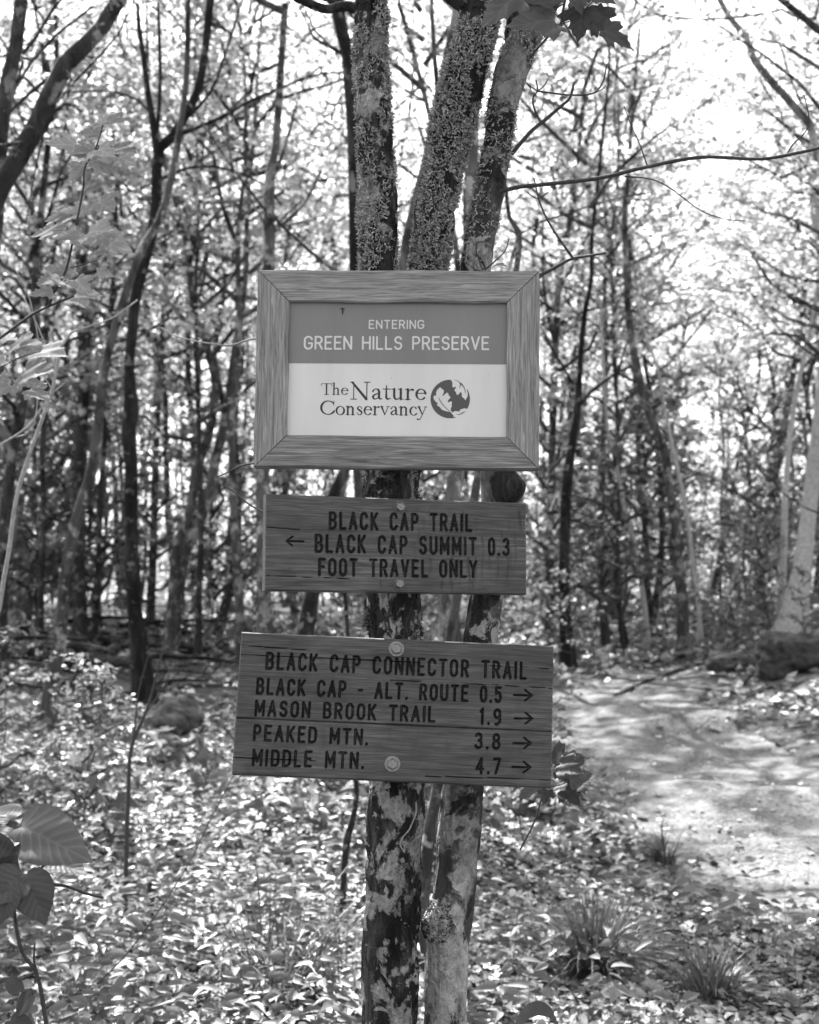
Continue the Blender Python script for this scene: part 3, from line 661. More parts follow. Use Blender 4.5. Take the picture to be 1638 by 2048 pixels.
def lichen_tufts(name, V, D, parent, dens, thr, seed, mask=None, size=.0062, mat=None):
    """little forked lobes standing on a trunk surface"""
    rs = np.random.RandomState(seed); n, m, _ = V.shape
    k = int(dens); ii = rs.randint(0, n - 1, k); jj = rs.randint(0, m, k)
    p = V[ii, jj] + (V[ii + 1, jj] - V[ii, jj]) * rs.rand(k, 1) + (V[ii, (jj + 1) % m] - V[ii, jj]) * rs.rand(k, 1); d = D[ii, jj]
    keep = fbm(p[:, 0] * 24, p[:, 1] * 24, p[:, 2] * 15, seed) > thr
    if mask is not None: keep &= mask(p)
    p, d = p[keep], d[keep]; k = len(p)
    mb_v = []; mb_q = []
    b = 0
    for lobe in range(3):
        rv = rs.randn(k, 3); rv[:, 2] -= .15; tdir = d * rs.uniform(.05, .7, (k, 1)) + rv * .65; tdir /= np.linalg.norm(tdir, axis=1)[:, None]
        side = np.cross(tdir, rs.randn(k, 3)); side /= np.linalg.norm(side, axis=1)[:, None]
        L = size * rs.uniform(.5, 1.35, (k, 1)); w0 = size * rs.uniform(.10, .2, (k, 1)); up = np.cross(side, tdir)
        c1 = p + tdir * L * .55 + up * L * .12; c2 = p + tdir * L + up * L * rs.uniform(-.1, .45, (k, 1)) + side * L * rs.uniform(-.3, .3, (k, 1))
        q = np.stack([p - side * w0, p + side * w0, c1 - side * w0 * .9, c1 + side * w0 * .9, c2 - side * w0 * 1.5, c2 + side * w0 * 1.5], 1).reshape(-1, 3)
        base = b + np.arange(k)[:, None] * 6; b += k * 6
        mb_v.append(q); mb_q.append(base + np.array([[0, 1, 3, 2]])); mb_q.append(base + np.array([[2, 3, 5, 4]]))
    o = ob(name, np_mesh(name, np.concatenate(mb_v), np.concatenate(mb_q), mat or M_lichen, False), parent); o['kind'] = 'stuff'; return o
gz = float(hgt(-.02, KY))
TA = tag(empty('sign_tree', loc=(0, 0, 0)), 'crusty forked tree the three signs are bolted to, upper stems shaggy with lichen', 'tree')
low = lambda x, y, w_, Y: (x, y, w_, Y)
# ground point of the trunk lies below the frame
oA, VA, DA = near_trunk('trunk', [(742, 2960, 170), (752, 2700, 122), (768, 2400, 112), (775, 2200, 112), (778, 2048, 108), (785, 1800, 112), (792, 1600, 112), (796, 1400, 104), (788, 1220, 100), (784, 1050, 102), (782, 940, 104), (776, 820, 92), (765, 700, 82), (758, 560, 76), (757, 400, 76), (752, 300, 72), (745, 200, 70), (740, 100, 66), (742, 0, 62), (738, -220, 60), (720, -700, 52), (700, -1300, 30)],
                         KY, TA, M_bark_main, knots=[(745, 200, .03, .008), (800, 560, .05, -.004)], seed=3)
oB, VB, DB = near_trunk('stem', [(796, 1040, 60), (812, 900, 70), (835, 740, 74), (853, 560, 74), (864, 470, 80), (878, 380, 80), (898, 270, 84), (922, 170, 88), (950, 80, 84), (965, 0, 78), (980, -150, 66), (1010, -600, 52), (1050, -1200, 30)], KY + .03, TA, M_bark_top, seed=8, knots=[(900, 255, .03, .006)])
allm = lambda p: p[:, 2] > 1.5
lichen_tufts('lichen', VA, DA, TA, 44000, .43, 5, lambda p: p[:, 2] > 2.04)
lichen_tufts('lichen', VB, DB, TA, 40000, .38, 6, lambda p: p[:, 2] > 2.0)
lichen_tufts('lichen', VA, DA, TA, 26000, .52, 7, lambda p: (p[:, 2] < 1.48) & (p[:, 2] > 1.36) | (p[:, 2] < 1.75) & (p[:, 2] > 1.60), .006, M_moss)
TB = tag(empty('sign_tree', loc=(0, 0, 0)), 'slimmer blotchy barked tree rising just right of the lichen covered forked tree', 'tree')
oC, VC, DC = near_trunk('trunk', [(860, 2960, 130), (872, 2600, 96), (880, 2300, 84), (890, 2048, 84), (898, 1880, 84), (910, 1750, 82), (920, 1640, 80), (935, 1520, 74), (952, 1350, 66), (966, 1230, 66), (985, 1090, 64), (996, 1000, 66), (985, 880, 60), (962, 740, 58), (948, 600, 60), (955, 500, 62), (975, 400, 62), (992, 300, 58), (1008, 200, 60), (1030, 120, 62), (1062, 50, 58), (1105, -10, 46), (1170, -110, 40), (1300, -400, 30), (1400, -900, 18)],
                         KY + .04, TB, M_bark_right, lump=.10, ridge=.0012, knots=[(868, 1850, .03, .026), (1020, 975, .03, .04), (990, 1190, .025, .008), (1000, 240, .02, .006)], seed=15)
lichen_tufts('lichen', VC, DC, TB, 16000, .52, 9, lambda p: p[:, 2] > 2.0, .006)
kn = at(868, 1850, KY); lichen_tufts('moss', VC, DC, TB, 160000, .42, 31, lambda p: np.linalg.norm(p - kn, axis=1) < .012 + .045 * fbm(p[:, 0] * 40, p[:, 1] * 40, p[:, 2] * 40, 3), .0035, M_moss)
oD, VD, DD = near_trunk('stem', [(1020, 150, 34), (1030, 80, 42), (1040, 10, 42), (1050, -60, 40), (1060, -500, 26)], KY + .05, TB, M_bark_top, seed=18)
def px_twigs(specs, Y, mat, name, parent, nseg=7, taper=.35, lump=.12, label=None):
    mb = MB()
    for s in specs:
        pts, w0 = s[0], s[1]; w1 = s[2] if len(s) > 2 else w0 * taper; n = len(pts)
        q = [(a[0], a[1], w0 + (w1 - w0) * i / (n - 1), (a[2] if len(a) > 2 else Y)) for i, a in enumerate(pts)]
        P, r = pxpath(q, Y); tube(mb, P, r, nseg, .004, lump, 70)
    o = ob(name, mb.mesh(name, mat), parent); return o
px_twigs([([(978, 388, 2.62), (1040, 374, 2.62), (1100, 368, 2.6), (1200, 356, 2.55), (1290, 335, 2.5), (1400, 315, 2.45), (1520, 318, 2.4), (1600, 305, 2.35), (1660, 292, 2.3), (1800, 270, 2.2)], 9, 6),
          ([(1250, 353, 2.52), (1300, 358, 2.5), (1340, 376, 2.5), (1400, 420, 2.5), (1450, 438, 2.5), (1492, 442, 2.5)], 3.4, 1.6), ([(1295, 333, 2.5), (1280, 290, 2.5), (1262, 250, 2.5), (1248, 212, 2.5)], 3, 1.4), ([(1572, 312, 2.37), (1585, 290, 2.4), (1612, 262, 2.4), (1618, 235, 2.4), (1608, 190, 2.4)], 4, 2)], 2.6, M_twig, 'branch', TB)
px_twigs([([(1020, 312), (1060, 265), (1090, 240), (1125, 210), (1140, 195), (1148, 166)], 9, 5), ([(1080, 243), (1068, 215), (1066, 195), (1075, 182), (1072, 160)], 4.5, 3), ([(1075, 183), (1060, 172), (1053, 165), (1062, 178)], 3, 2.4), ([(1075, 183), (1095, 185), (1140, 190), (1185, 187), (1205, 165), (1214, 128)], 4.5, 3), ([(1075, 182), (1088, 172), (1096, 158)], 2.8, 2), ([(1190, 186), (1205, 178), (1212, 170)], 2.5, 2)], 2.64, M_twig, 'branch', TB)
px_twigs([([(1076, 553), (1105, 538), (1140, 519), (1170, 513), (1212, 506)], 8, 5), ([(1148, 519), (1120, 480), (1095, 440), (1078, 400), (1068, 356)], 5.5, 2.6), ([(1076, 398), (1064, 392), (1054, 384)], 3, 2.2), ([(1076, 398), (1086, 392), (1097, 384)], 3, 2.2), ([(1105, 538), (1088, 548), (1078, 558)], 3, 2)], 2.62, M_twig, 'branch', TB, 7)
px_twigs([([(970, 540), (990, 522), (1010, 502), (1018, 477)], 3.5, 2)], 2.6, M_twig, 'twig', TB)
px_twigs([([(715, 18), (690, 12), (655, 18), (625, 10), (590, -6)], 22, 16)], 2.6, M_bark_top, 'branch', TA, 12)
px_twigs([([(925, 10), (900, -6), (880, -30)], 30, 26)], 2.62, M_bark_top, 'branch', TA, 12)
px_twigs([([(832, 1604), (832, 1625), (826, 1642), (818, 1660), (806, 1674), (800, 1686), (803, 1696), (810, 1706)], 3.4, 2)], 2.545, M_twig_pale, 'vine', TA)
px_twigs([([(760, 690, 2.6), (600, 684, 2.66), (512, 678, 2.68), (460, 691, 2.7), (430, 688, 2.7), (400, 684, 2.7), (372, 678, 2.7), (342, 668, 2.72), (322, 655, 2.74)], 5, 2.2), ([(392, 683, 2.7), (386, 678, 2.7), (380, 670, 2.7)], 2.5, 2)], 2.7, M_twig_pale, 'twig', TA)
px_twigs([([(540, 1030, 2.6), (500, 1010, 2.62), (470, 985, 2.64), (436, 966, 2.66)], 4, 2.2), ([(512, 926, 2.62), (480, 932, 2.64), (455, 945, 2.66), (432, 955, 2.66)], 4, 2)], 2.6, M_twig, 'twig', TA)
# ------------------------------------------------------------------ near leaves
def poly_leaf(name, half, vein_lines, mat, h=.035, fold=.18, curl=.12, ribs=0, serr=.0):
    """half outline (x>=0, y from base to tip) -> unit leaf mesh with a vein attribute, y along the midrib"""
    P = [(x, y) for x, y in half] + [(-x, y) for x, y in reversed(half) if x > 1e-6]
    P = np.array(P, float)
    if serr:
        q = []
        for i in range(len(P)):
            a, b = P[i], P[(i + 1) % len(P)]; n_ = max(1, int(np.linalg.norm(b - a) / .045)); nn = np.array([b[1] - a[1], a[0] - b[0]]); nn /= np.linalg.norm(nn) + 1e-9
            for k in range(n_):
                q.append(a + (b - a) * k / n_); q.append(a + (b - a) * (k + .75) / n_ + nn * serr)
        P = np.array(q)
    V, Q, T = sdf_mesh(lambda X, Y: poly_sdf(P, X, Y), P[:, 0].min() - .05, P[:, 0].max() + .05, P[:, 1].min() - .05, P[:, 1].max() + .05, h)
    vl = [[(a[0], a[1], .012), (b[0], b[1], .004)] for a, b in vein_lines] + [[(-a[0], a[1], .012), (-b[0], b[1], .004)] for a, b in vein_lines if abs(b[0]) > 1e-6]
    d = np.full(len(V), 1.)
    for (a, b) in vl:
        ex, ey = b[0] - a[0], b[1] - a[1]; t = np.clip(((V[:, 0] - a[0]) * ex + (V[:, 1] - a[1]) * ey) / (ex * ex + ey * ey), 0, 1)
        d = np.minimum(d, np.hypot(V[:, 0] - a[0] - ex * t, V[:, 1] - a[1] - ey * t))
    vn_ = sm(.02, .004, d)
    z_ = fold * np.abs(V[:, 0]) - curl * (V[:, 0] ** 2 + (V[:, 1] - .3) ** 2) + .02 * np.sin(V[:, 0] * 11 + V[:, 1] * 7) + .008 * sm(.06, 0, d)
    return np_mesh(name, np.column_stack([V, z_]), [Q, T], mat, True, {'vein': vn_})
maple_half = [(0, 0), (.12, -.06), (.3, -.12), (.47, -.1), (.42, .02), (.58, .12), (.76, .3), (.62, .33), (.6, .45), (.44, .4), (.32, .36), (.3, .5), (.36, .66), (.24, .68), (.18, .84), (.08, .9), (0, 1.08)]
mv = [((0, 0), (0, 1.05)), ((0, 0), (.7, .3)), ((0, 0), (.42, -.08)), ((0, .35), (.3, .64)), ((0, .5), (.18, .82)), ((.3, .13), (.55, .4)), ((.3, .13), (.55, .14))]
broad_half = [(0, .04), (.08, -.03), (.2, -.05), (.34, .03), (.44, .2), (.46, .4), (.4, .6), (.28, .8), (.14, .95), (0, 1.12)]
bv_ = [((0, 0), (0, 1.1))] + [((0, .06 + .13 * i), (.42 - .045 * i, .3 + .14 * i)) for i in range(6)] + [((0, .02), (.38, .12))]
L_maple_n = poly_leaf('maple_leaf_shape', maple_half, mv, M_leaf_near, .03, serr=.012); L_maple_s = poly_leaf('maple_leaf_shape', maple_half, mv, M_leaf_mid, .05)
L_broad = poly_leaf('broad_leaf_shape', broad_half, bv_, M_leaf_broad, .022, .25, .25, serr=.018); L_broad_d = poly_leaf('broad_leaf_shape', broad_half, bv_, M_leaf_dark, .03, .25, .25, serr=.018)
def hang_leaf(me, parent, base, tip, width_scale=1.0, normal=None, roll=0.0, name='leaf'):
    """place a unit leaf with base and tip given in world points; the face towards normal"""
    b, t = Vector(base), Vector(tip); y = (t - b); L = y.length / 1.05; y.normalize()
    nrm = Vector(normal if normal is not None else (R_.uniform(-.4, .4), -.6, .8)).normalized()
    x = y.cross(nrm).normalized(); z_ = x.cross(y).normalized()
    Mx = Matrix((x, y, z_)).transposed().to_4x4() @ Matrix.Rotation(roll, 4, 'Y') @ Matrix.Diagonal((L * width_scale, L, L, 1))
    Mx.translation = b; o = ob(name, me, parent); o.matrix_local = Mx if parent is None else parent.matrix_world.inverted() @ Mx
    return o
def leaf_px(me, parent, bx, by, tx, ty, Y, dY=0.0, n=None, ws=1.0, roll=0.0):
    return hang_leaf(me, parent, at(bx, by, Y), at(tx, ty, Y + dY), ws, n, roll)
# top right maple spray hanging from above the frame
t = tag(empty('maple_sapling'), 'dark maple spray of large drooping leaves hanging over the right hand tree top', 'tree')
px_twigs([([(1180, -300, 2.3), (1160, -120, 2.3), (1130, 0, 2.32), (1120, 50, 2.34), (1090, 80, 2.36), (1060, 115, 2.42)], 7, 4), ([(1122, 45), (1135, 40), (1150, 34), (1165, 20)], 3, 2), ([(1130, 5), (1110, 20), (1100, 35)], 3, 2), ([(1120, 50), (1150, 35), (1200, -10)], 3, 2)], 2.34, M_twig, 'twig', t)
for a in [(1040, -12, 963, 52, 0.9), (1108, 42, 1012, 50, .85), (1112, 46, 1090, 68, .9), (1165, 18, 1155, 84, 1.0), (1170, -22, 1232, 6, .9), (1210, 60, 1270, 100, .7), (1150, 0, 1165, 30, 1.0), (1078, 8, 1100, -40, 1.0), (1190, 30, 1240, 88, .8), (1200, -30, 1150, 10, .8)]:
    leaf_px(L_maple_n, t, a[0], a[1], a[2], a[3], 2.3 + R_.uniform(-.06, .06), R_.uniform(-.03, .03), (R_.uniform(-.3, .3), -.9, .35), a[4])
# small leaves just above the framed sign, right tree
t = tag(empty('maple_seedling'), 'tiny pale maple sprig sprouting above the top right of the wooden frame', 'plant')
px_twigs([([(965, 540), (958, 520), (952, 500), (955, 482)], 3, 2)], 2.5, M_twig, 'twig', t)
for a in [(955, 482, 925, 486), (955, 482, 985, 470), (955, 484, 990, 492), (958, 484, 962, 470), (1000, 528, 1018, 535), (1000, 528, 985, 534)]:
    leaf_px(L_maple_s, t, *a, 2.5, .0, (0, -.4, .9), 1.0)
# left sapling
def sapling(label, name, stems, leaves, Y, mat, me, size, nrm=(0, -.8, .6), cat='sapling', group=None):
    t = tag(empty(name), label, cat, group); px_twigs(stems, Y, mat, 'stem', t)
    for a in leaves:
        L_ = size * R_.uniform(.8, 1.2); th = math.radians(a[2] if len(a) > 2 else R_.uniform(-170, -10)); tx, ty = a[0] + math.cos(th) * L_, a[1] - math.sin(th) * L_ * .6
        y = Y + R_.uniform(-.1, .1)
        leaf_px(me, t, a[0], a[1], tx, ty, y, R_.uniform(-.05, .02), (nrm[0] + R_.uniform(-.3, .3), nrm[1] + R_.uniform(-.25, .25), nrm[2]), R_.uniform(.85, 1.05))
    return t
sapling('slender maple sapling with star shaped leaves, upper left of the framed sign', 'maple_sapling',
        [([(-200, 760), (-60, 710), (0, 676), (60, 632), (100, 612), (148, 592)], 8, 4), ([(98, 612), (108, 585), (132, 540), (150, 460), (166, 380), (170, 335), (190, 300), (208, 245)], 6, 2.5), ([(166, 430), (176, 425), (190, 405)], 2, 1.5), ([(142, 535), (165, 530), (195, 520)], 2.5, 1.5), ([(152, 470), (130, 460), (105, 462)], 2.2, 1.4), ([(190, 300), (170, 298), (150, 292)], 2.2, 1.4), ([(192, 298), (215, 300), (240, 315)], 2.2, 1.4)],
        [(x, y, a) for x, y, a in [(205, 250, 60), (208, 245, 5), (200, 270, 170), (190, 300, 190), (150, 292, 170), (190, 305, 200), (195, 300, -30), (240, 315, -40), (225, 300, -10), (190, 310, -80), (192, 320, -60), (170, 335, -130), (195, 405, -40), (166, 425, 170), (140, 430, 200), (176, 468, 20), (190, 470, 0), (205, 475, -30), (160, 470, -170), (130, 460, 180), (105, 462, 200), (152, 480, -20), (195, 500, -10), (220, 490, -30), (150, 540, 180), (120, 560, 190), (195, 545, -20), (150, 560, -60), (105, 585, 190), (148, 592, -50), (160, 590, 0), (140, 545, 160), (170, 500, 120)]],
        2.9, M_twig, L_maple_s, 50)
sapling('low maple leaves at the left edge of the photo beside the thin pale curved stem', 'maple_sapling', [([(-60, 760), (0, 735), (40, 715), (90, 700)], 4, 2), ([(10, 735), (30, 770), (50, 790)], 2.5, 1.5)],
        [(20, 700, 30), (40, 690, 0), (60, 700, -20), (10, 720, 200), (0, 750, -60), (40, 760, -20), (60, 780, -40), (15, 680, 100), (80, 705, -10), (20, 770, 230), (50, 745, 10)], 3.4, M_twig, L_maple_s, 48)
# right leaves below the big board
sapling('maple sprig with dim leaves poking out right of the lowest carved board', 'maple_sapling', [([(1040, 1700), (1070, 1640), (1090, 1570), (1110, 1520), (1150, 1500)], 4, 2), ([(1090, 1575), (1120, 1570), (1140, 1560)], 2.5, 1.5)],
        [(1110, 1530, 20), (1120, 1570, -20), (1095, 1580, -100), (1130, 1580, -60), (1140, 1560, 20), (1125, 1530, 60), (1090, 1575, -150), (1120, 1530, -30)], 2.95, M_twig, L_maple_n, 62, (0, -.8, .5))
# hobblebush lower left
t = tag(empty('broad_leaved_shrub'), 'dark broad leaved shrub with one big ribbed leaf, bottom left corner', 'shrub')
px_twigs([([(100, 2100, 2.3), (85, 2000, 2.3), (72, 1945, 2.3), (45, 1905, 2.3), (32, 1850, 2.3), (28, 1800, 2.3), (32, 1775, 2.3), (60, 1755, 2.32), (95, 1725, 2.34)], 9, 5), ([(72, 1945), (40, 1960)], 6, 4), ([(85, 1768, 2.33), (130, 1772, 2.4), (170, 1786, 2.5), (205, 1795, 2.55)], 7, 5), ([(75, 1950, 2.3), (68, 1920, 2.3), (70, 1885, 2.3)], 6, 3), ([(95, 1725, 2.34), (70, 1700, 2.34), (50, 1660, 2.36)], 4, 3), ([(75, 1760, 2.34), (50, 1750, 2.3), (20, 1745, 2.3)], 4, 3)], 2.3, M_twig, 'stem', t)
leaf_px(L_broad, t, 40, 1652, 168, 1712, 2.36, -.05, (.1, -.9, .4), .85)
leaf_px(L_broad, t, 96, 1724, 168, 1740, 2.40, -.02, (0, -.35, .9), 1.1)
leaf_px(L_broad, t, 30, 1670, -50, 1690, 2.36, -.05, (0, -.6, .8), 1.0); leaf_px(L_broad, t, 20, 1640, -10, 1610, 2.4, .05, (0, -.5, .8), 1.0)
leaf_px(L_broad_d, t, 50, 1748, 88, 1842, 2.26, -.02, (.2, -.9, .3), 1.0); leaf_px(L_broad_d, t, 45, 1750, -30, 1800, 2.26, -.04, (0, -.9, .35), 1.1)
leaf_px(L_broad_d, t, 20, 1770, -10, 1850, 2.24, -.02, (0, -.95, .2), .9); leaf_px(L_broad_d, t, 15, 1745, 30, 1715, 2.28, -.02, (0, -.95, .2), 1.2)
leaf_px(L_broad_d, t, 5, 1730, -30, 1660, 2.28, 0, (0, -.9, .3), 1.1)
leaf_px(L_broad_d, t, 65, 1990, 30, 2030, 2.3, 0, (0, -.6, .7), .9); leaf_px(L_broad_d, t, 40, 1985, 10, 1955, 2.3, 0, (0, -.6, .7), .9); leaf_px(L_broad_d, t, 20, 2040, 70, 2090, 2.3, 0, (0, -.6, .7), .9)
# ------------------------------------------------------------------ leaf clouds
def tmpl(kind):
    if kind == 'diamond': return np.array([(0, 0, 0), (.42, .45, .10), (0, 1, -.05), (-.42, .45, .10)]), None, np.array([(0, 1, 2), (0, 2, 3)])
    if kind == 'ovate': return np.array([(0, 0, 0), (.2, .22, .10), (.21, .5, .10), (0, 1.1, -.16), (-.21, .5, .10), (-.2, .22, .10), (0, .4, .0)]), None, np.array([(6, 0, 1), (6, 1, 2), (6, 2, 3), (6, 3, 4), (6, 4, 5), (6, 5, 0)])
    if kind == 'curled': return np.array([(0, 0, .0), (.25, .25, .16), (.3, .6, .2), (0, 1, .05), (-.3, .6, .12), (-.25, .25, .22), (0, .45, .02)]), None, np.array([(6, 0, 1), (6, 1, 2), (6, 2, 3), (6, 3, 4), (6, 4, 5), (6, 5, 0)])
    if kind[:6] == 'ragged':
        rs = np.random.RandomState(int(kind[6:])); m = 11; a = np.linspace(0, 2 * PI, m, endpoint=False); r = .5 * (1 + .55 * (rs.rand(m) - .5)); r[0] = .5; r[m // 2] = .6
        x = np.sin(a) * r * .72; y = .5 - np.cos(a) * r * 1.05; z = .5 * (x * rs.uniform(-.8, .8) + (y - .5) ** 2 * rs.uniform(-.9, 1.2)) + .16 * (rs.rand(m) - .3)
        return np.column_stack([np.append(x, 0), np.append(y, .5), np.append(z, 0)]), None, np.array([(m, i, (i + 1) % m) for i in range(m)])
    P = [(0, 0, 0), (.28, -.06, .05), (.48, .0, .06), (.34, .14, .04), (.62, .4, .02), (.26, .38, .06), (.2, .66, .05), (0, 1, -.08), (-.2, .66, .05), (-.26, .38, .06), (-.62, .4, .02), (-.34, .14, .04), (-.48, 0, .06), (-.28, -.06, .05), (0, .35, .0)]
    return np.array(P), None, np.array([(14, i, (i + 1) % 14) for i in range(14)])
def norm(a): return a / (np.linalg.norm(a, axis=-1, keepdims=True) + 1e-9)
def leaf_cloud(P, Y, Nn, size, kind, wv=None):
    """P base points, Y pointing directions, Nn face normals, size lengths -> verts, tris"""
    T, _, F = tmpl(kind); Y = norm(Y); X = norm(np.cross(Y, Nn)); Z = np.cross(X, Y); s = size[:, None]
    wv = np.ones(len(P)) if wv is None else wv
    V = P[:, None] + s[:, None] * (T[None, :, 0, None] * X[:, None] * wv[:, None, None] + T[None, :, 1, None] * Y[:, None] + T[None, :, 2, None] * Z[:, None])
    return V.reshape(-1, 3), (np.arange(len(P))[:, None, None] * len(T) + F[None]).reshape(-1, 3)
def join(parts):
    V = []; F = []; mi = []; n = 0
    for v, f, m in parts:
        V.append(v); F.append(np.asarray(f) + n); mi.append(np.full(len(f), m)); n += len(v)
    return V, F, mi
def crown_mesh(name, H, R, nlimb, nsub, nleaf, size, seed, mats, kind='diamond', droop=.15, wide=.34):
    rs = np.random.RandomState(seed); mb = MB(); P = []; Yd = []; Nn = []
    for i in range(nlimb):
        f = (i + .5) / nlimb; z0 = H * (f ** 1.1) * .92; a = i * 2.4 + rs.rand() * .9; L = R * (1 - .62 * f ** 1.6) * rs.uniform(.65, 1.15)
        up = rs.uniform(.35, .9) + .5 * f
        d = np.array([math.cos(a), math.sin(a), 0])
        pts = [np.array([0, 0, z0])]
        for k in range(1, 5):
            t = k / 4; pts.append(np.array([0, 0, z0]) + d * L * t + np.array([0, 0, up * L * (t - .35 * t * t)]) + rs.randn(3) * .05 * L)
        pts = np.array(pts); tube(mb, pts, np.linspace(.018 + .008 * R * (1 - f), .004, 5), 5, .3)
        for j in range(nsub):
            t = .25 + .75 * (j + rs.rand()) / nsub; q = t * 4; b = pts[int(min(q, 3.99))] * (1 - q % 1) + pts[min(int(q) + 1, 4)] * (q % 1) if q < 4 else pts[4]
            sd = d * rs.uniform(.1, .9) + np.array([-d[1], d[0], 0]) * rs.uniform(-1, 1) + np.array([0, 0, rs.uniform(-.2, .7)]); sd /= np.linalg.norm(sd)
            l = L * rs.uniform(.22, .5); e = b + sd * l; m_ = (b + e) / 2 + rs.randn(3) * .05
            tube(mb, [b, m_, e], [.007, .004, .0018], 4, .25, cap=False)
            t2 = rs.rand(nleaf) ** .7; base = b + (e - b) * t2[:, None] + rs.randn(nleaf, 3) * np.array([wide, wide, wide * .45]) * .26
            P.append(base); yy = rs.randn(nleaf, 3) * .8 + sd; yy[:, 2] = yy[:, 2] * .4 - droop; Yd.append(yy)
            nn = rs.randn(nleaf, 3) * .55; nn[:, 2] += .9; Nn.append(nn)
    P, Yd, Nn = map(np.concatenate, (P, Yd, Nn))
    V, F = leaf_cloud(P, Yd, Nn, size * rs.uniform(.6, 1.25, len(P)), kind)
    vt = np.concatenate(mb.v); qt = np.concatenate(mb.q); tt = np.concatenate(mb.t) if mb.t else np.zeros((0, 3), int)
    me = np_mesh(name, np.vstack([vt, V]), [qt, np.vstack([tt, F + len(vt)])], mats, True, None, np.concatenate([np.zeros(len(qt)), np.zeros(len(tt)), np.ones(len(F))]))
    return me
CR = [crown_mesh('crown_shape', 6.0, 2.1, 22, 7, 23, .085, 40 + i, [M_bark_far[i % 2], M_leaf_far]) for i in range(5)]
CR_thin = [crown_mesh('thin_crown_shape', 5.0, 1.9, 17, 6, 22, .08, 60 + i, [M_bark_far[1], M_leaf_far]) for i in range(3)]
CR_sap = [crown_mesh('sapling_crown_shape', 2.1, .75, 11, 4, 7, .095, 80 + i, [M_twig, M_leaf_under], 'maple', .2, .4) for i in range(4)]
# ------------------------------------------------------------------ traced trees
def traced_tree(label, pts, Y=None, mat=0, crown=None, limbs=(), name='forest_tree', nseg=14, zc=None, grp=None, cs=1.0, extend=True, lump=.18, step=.12, top=None):
    """pts from the base upward (px, py, width px); Y distance, found from the base pixel when not given"""
    if Y is None:
        b = on_ground(pts[0][0], pts[0][1]); Y = b[1]
    P, r = pxpath(pts, Y)
    if P[0][2] > float(hgt(P[0][0], P[0][1])) + .03:
        d = P[0] - P[1]; d /= np.linalg.norm(d); d[2] = min(d[2], -.5); gzz = P[0][2] + .1 - float(hgt(P[0][0], P[0][1])); P = np.vstack([P[0] + d / -d[2] * gzz, P]); r = np.concatenate([[r[0] * 1.25], r])
    else: P[0][2] = float(hgt(P[0][0], P[0][1])) - .06
    P = P + np.array([0, 1, 0]) * (RS.rand(len(P), 1) - .5) * .12 * np.linspace(0, 1, len(P))[:, None]
    n0 = len(P)
    if extend:
        d = P[-1] - P[-2]; d /= np.linalg.norm(d); ztop = top or (6.5 + RS.rand() * 4); q = P[-1].copy(); k = r[-1]
        while q[2] < ztop:
            d = d * .8 + np.array([RS.randn() * .15, RS.randn() * .15, .6]); d /= np.linalg.norm(d); q = q + d * 1.0; k = max(k * .82, .012); P = np.vstack([P, q]); r = np.append(r, k)
    t = tag(empty(name, loc=tuple(P[0])), label, 'tree', grp)
    mb = MB(); tube(mb, P, r, nseg, step, lump, 9, seed=int(Y * 10), flare=.35)
    for s in limbs:
        lp, w0, w1 = s; n = len(lp)
        Pl, rl = pxpath([(a[0], a[1], w0 + (w1 - w0) * i / (n - 1)) for i, a in enumerate(lp)], Y); Pl[:, 1] += np.linspace(0, RS.uniform(-.6, .6), n)
        tube(mb, Pl, rl, 8, step, lump * .6, 9)
    Minv = t.location
    V = np.concatenate(mb.v) - np.array(t.location); mb.v = [V]
    me = mb.mesh('trunk', M_bark_far[mat] if isinstance(mat, int) else mat)
    ob('trunk', me, t)
    if crown is not None:
        zc = zc if zc is not None else max(3.0, P[-1][2] - 5.5)
        k = int(np.argmin(np.abs(P[:, 2] - zc))); c = P[k]
        o = ob('crown', crown, t); o.location = tuple(c - np.array(t.location)); o.rotation_euler = (RS.uniform(-.1, .1), RS.uniform(-.1, .1), RS.uniform(0, 6.28)); o.scale = (cs, cs, cs * RS.uniform(.9, 1.1))
    return t
def pick(a): return a[R_.randrange(len(a))]
TT = traced_tree
TT('thick dark trunk leaning right across the upper left corner', [(-150, 760, 48), (-60, 520, 44), (0, 372, 40), (40, 310, 40), (78, 245, 40), (100, 200, 38), (130, 130, 36), (165, 85, 34), (200, 50, 34), (250, -30, 32), (330, -160, 28)], 6.2, 0, CR[0], [([(58, 283), (0, 330), (-60, 345)], 9, 6), ([(110, 180), (60, 300), (20, 420)], 5, 2), ([(125, 135), (60, 170), (0, 210)], 9, 5), ([(90, 230), (180, 180), (270, 130), (330, 60)], 5, 2)], zc=5.7)
TT('dark mottled trunk rising at the far upper left edge behind the leaning trunk', [(-60, 900, 40), (-30, 600, 36), (-10, 400, 34), (2, 280, 32), (15, 180, 30), (28, 90, 28), (48, 0, 26), (70, -100, 24)], 7.0, 0, CR[1], [([(10, 215), (60, 120), (110, 60), (180, 0)], 8, 5), ([(-5, 300), (40, 120), (30, 100), (50, 100)], 6, 6), ([(46, 108), (80, 80), (120, 30), (180, -10)], 7, 4)], zc=5.9)
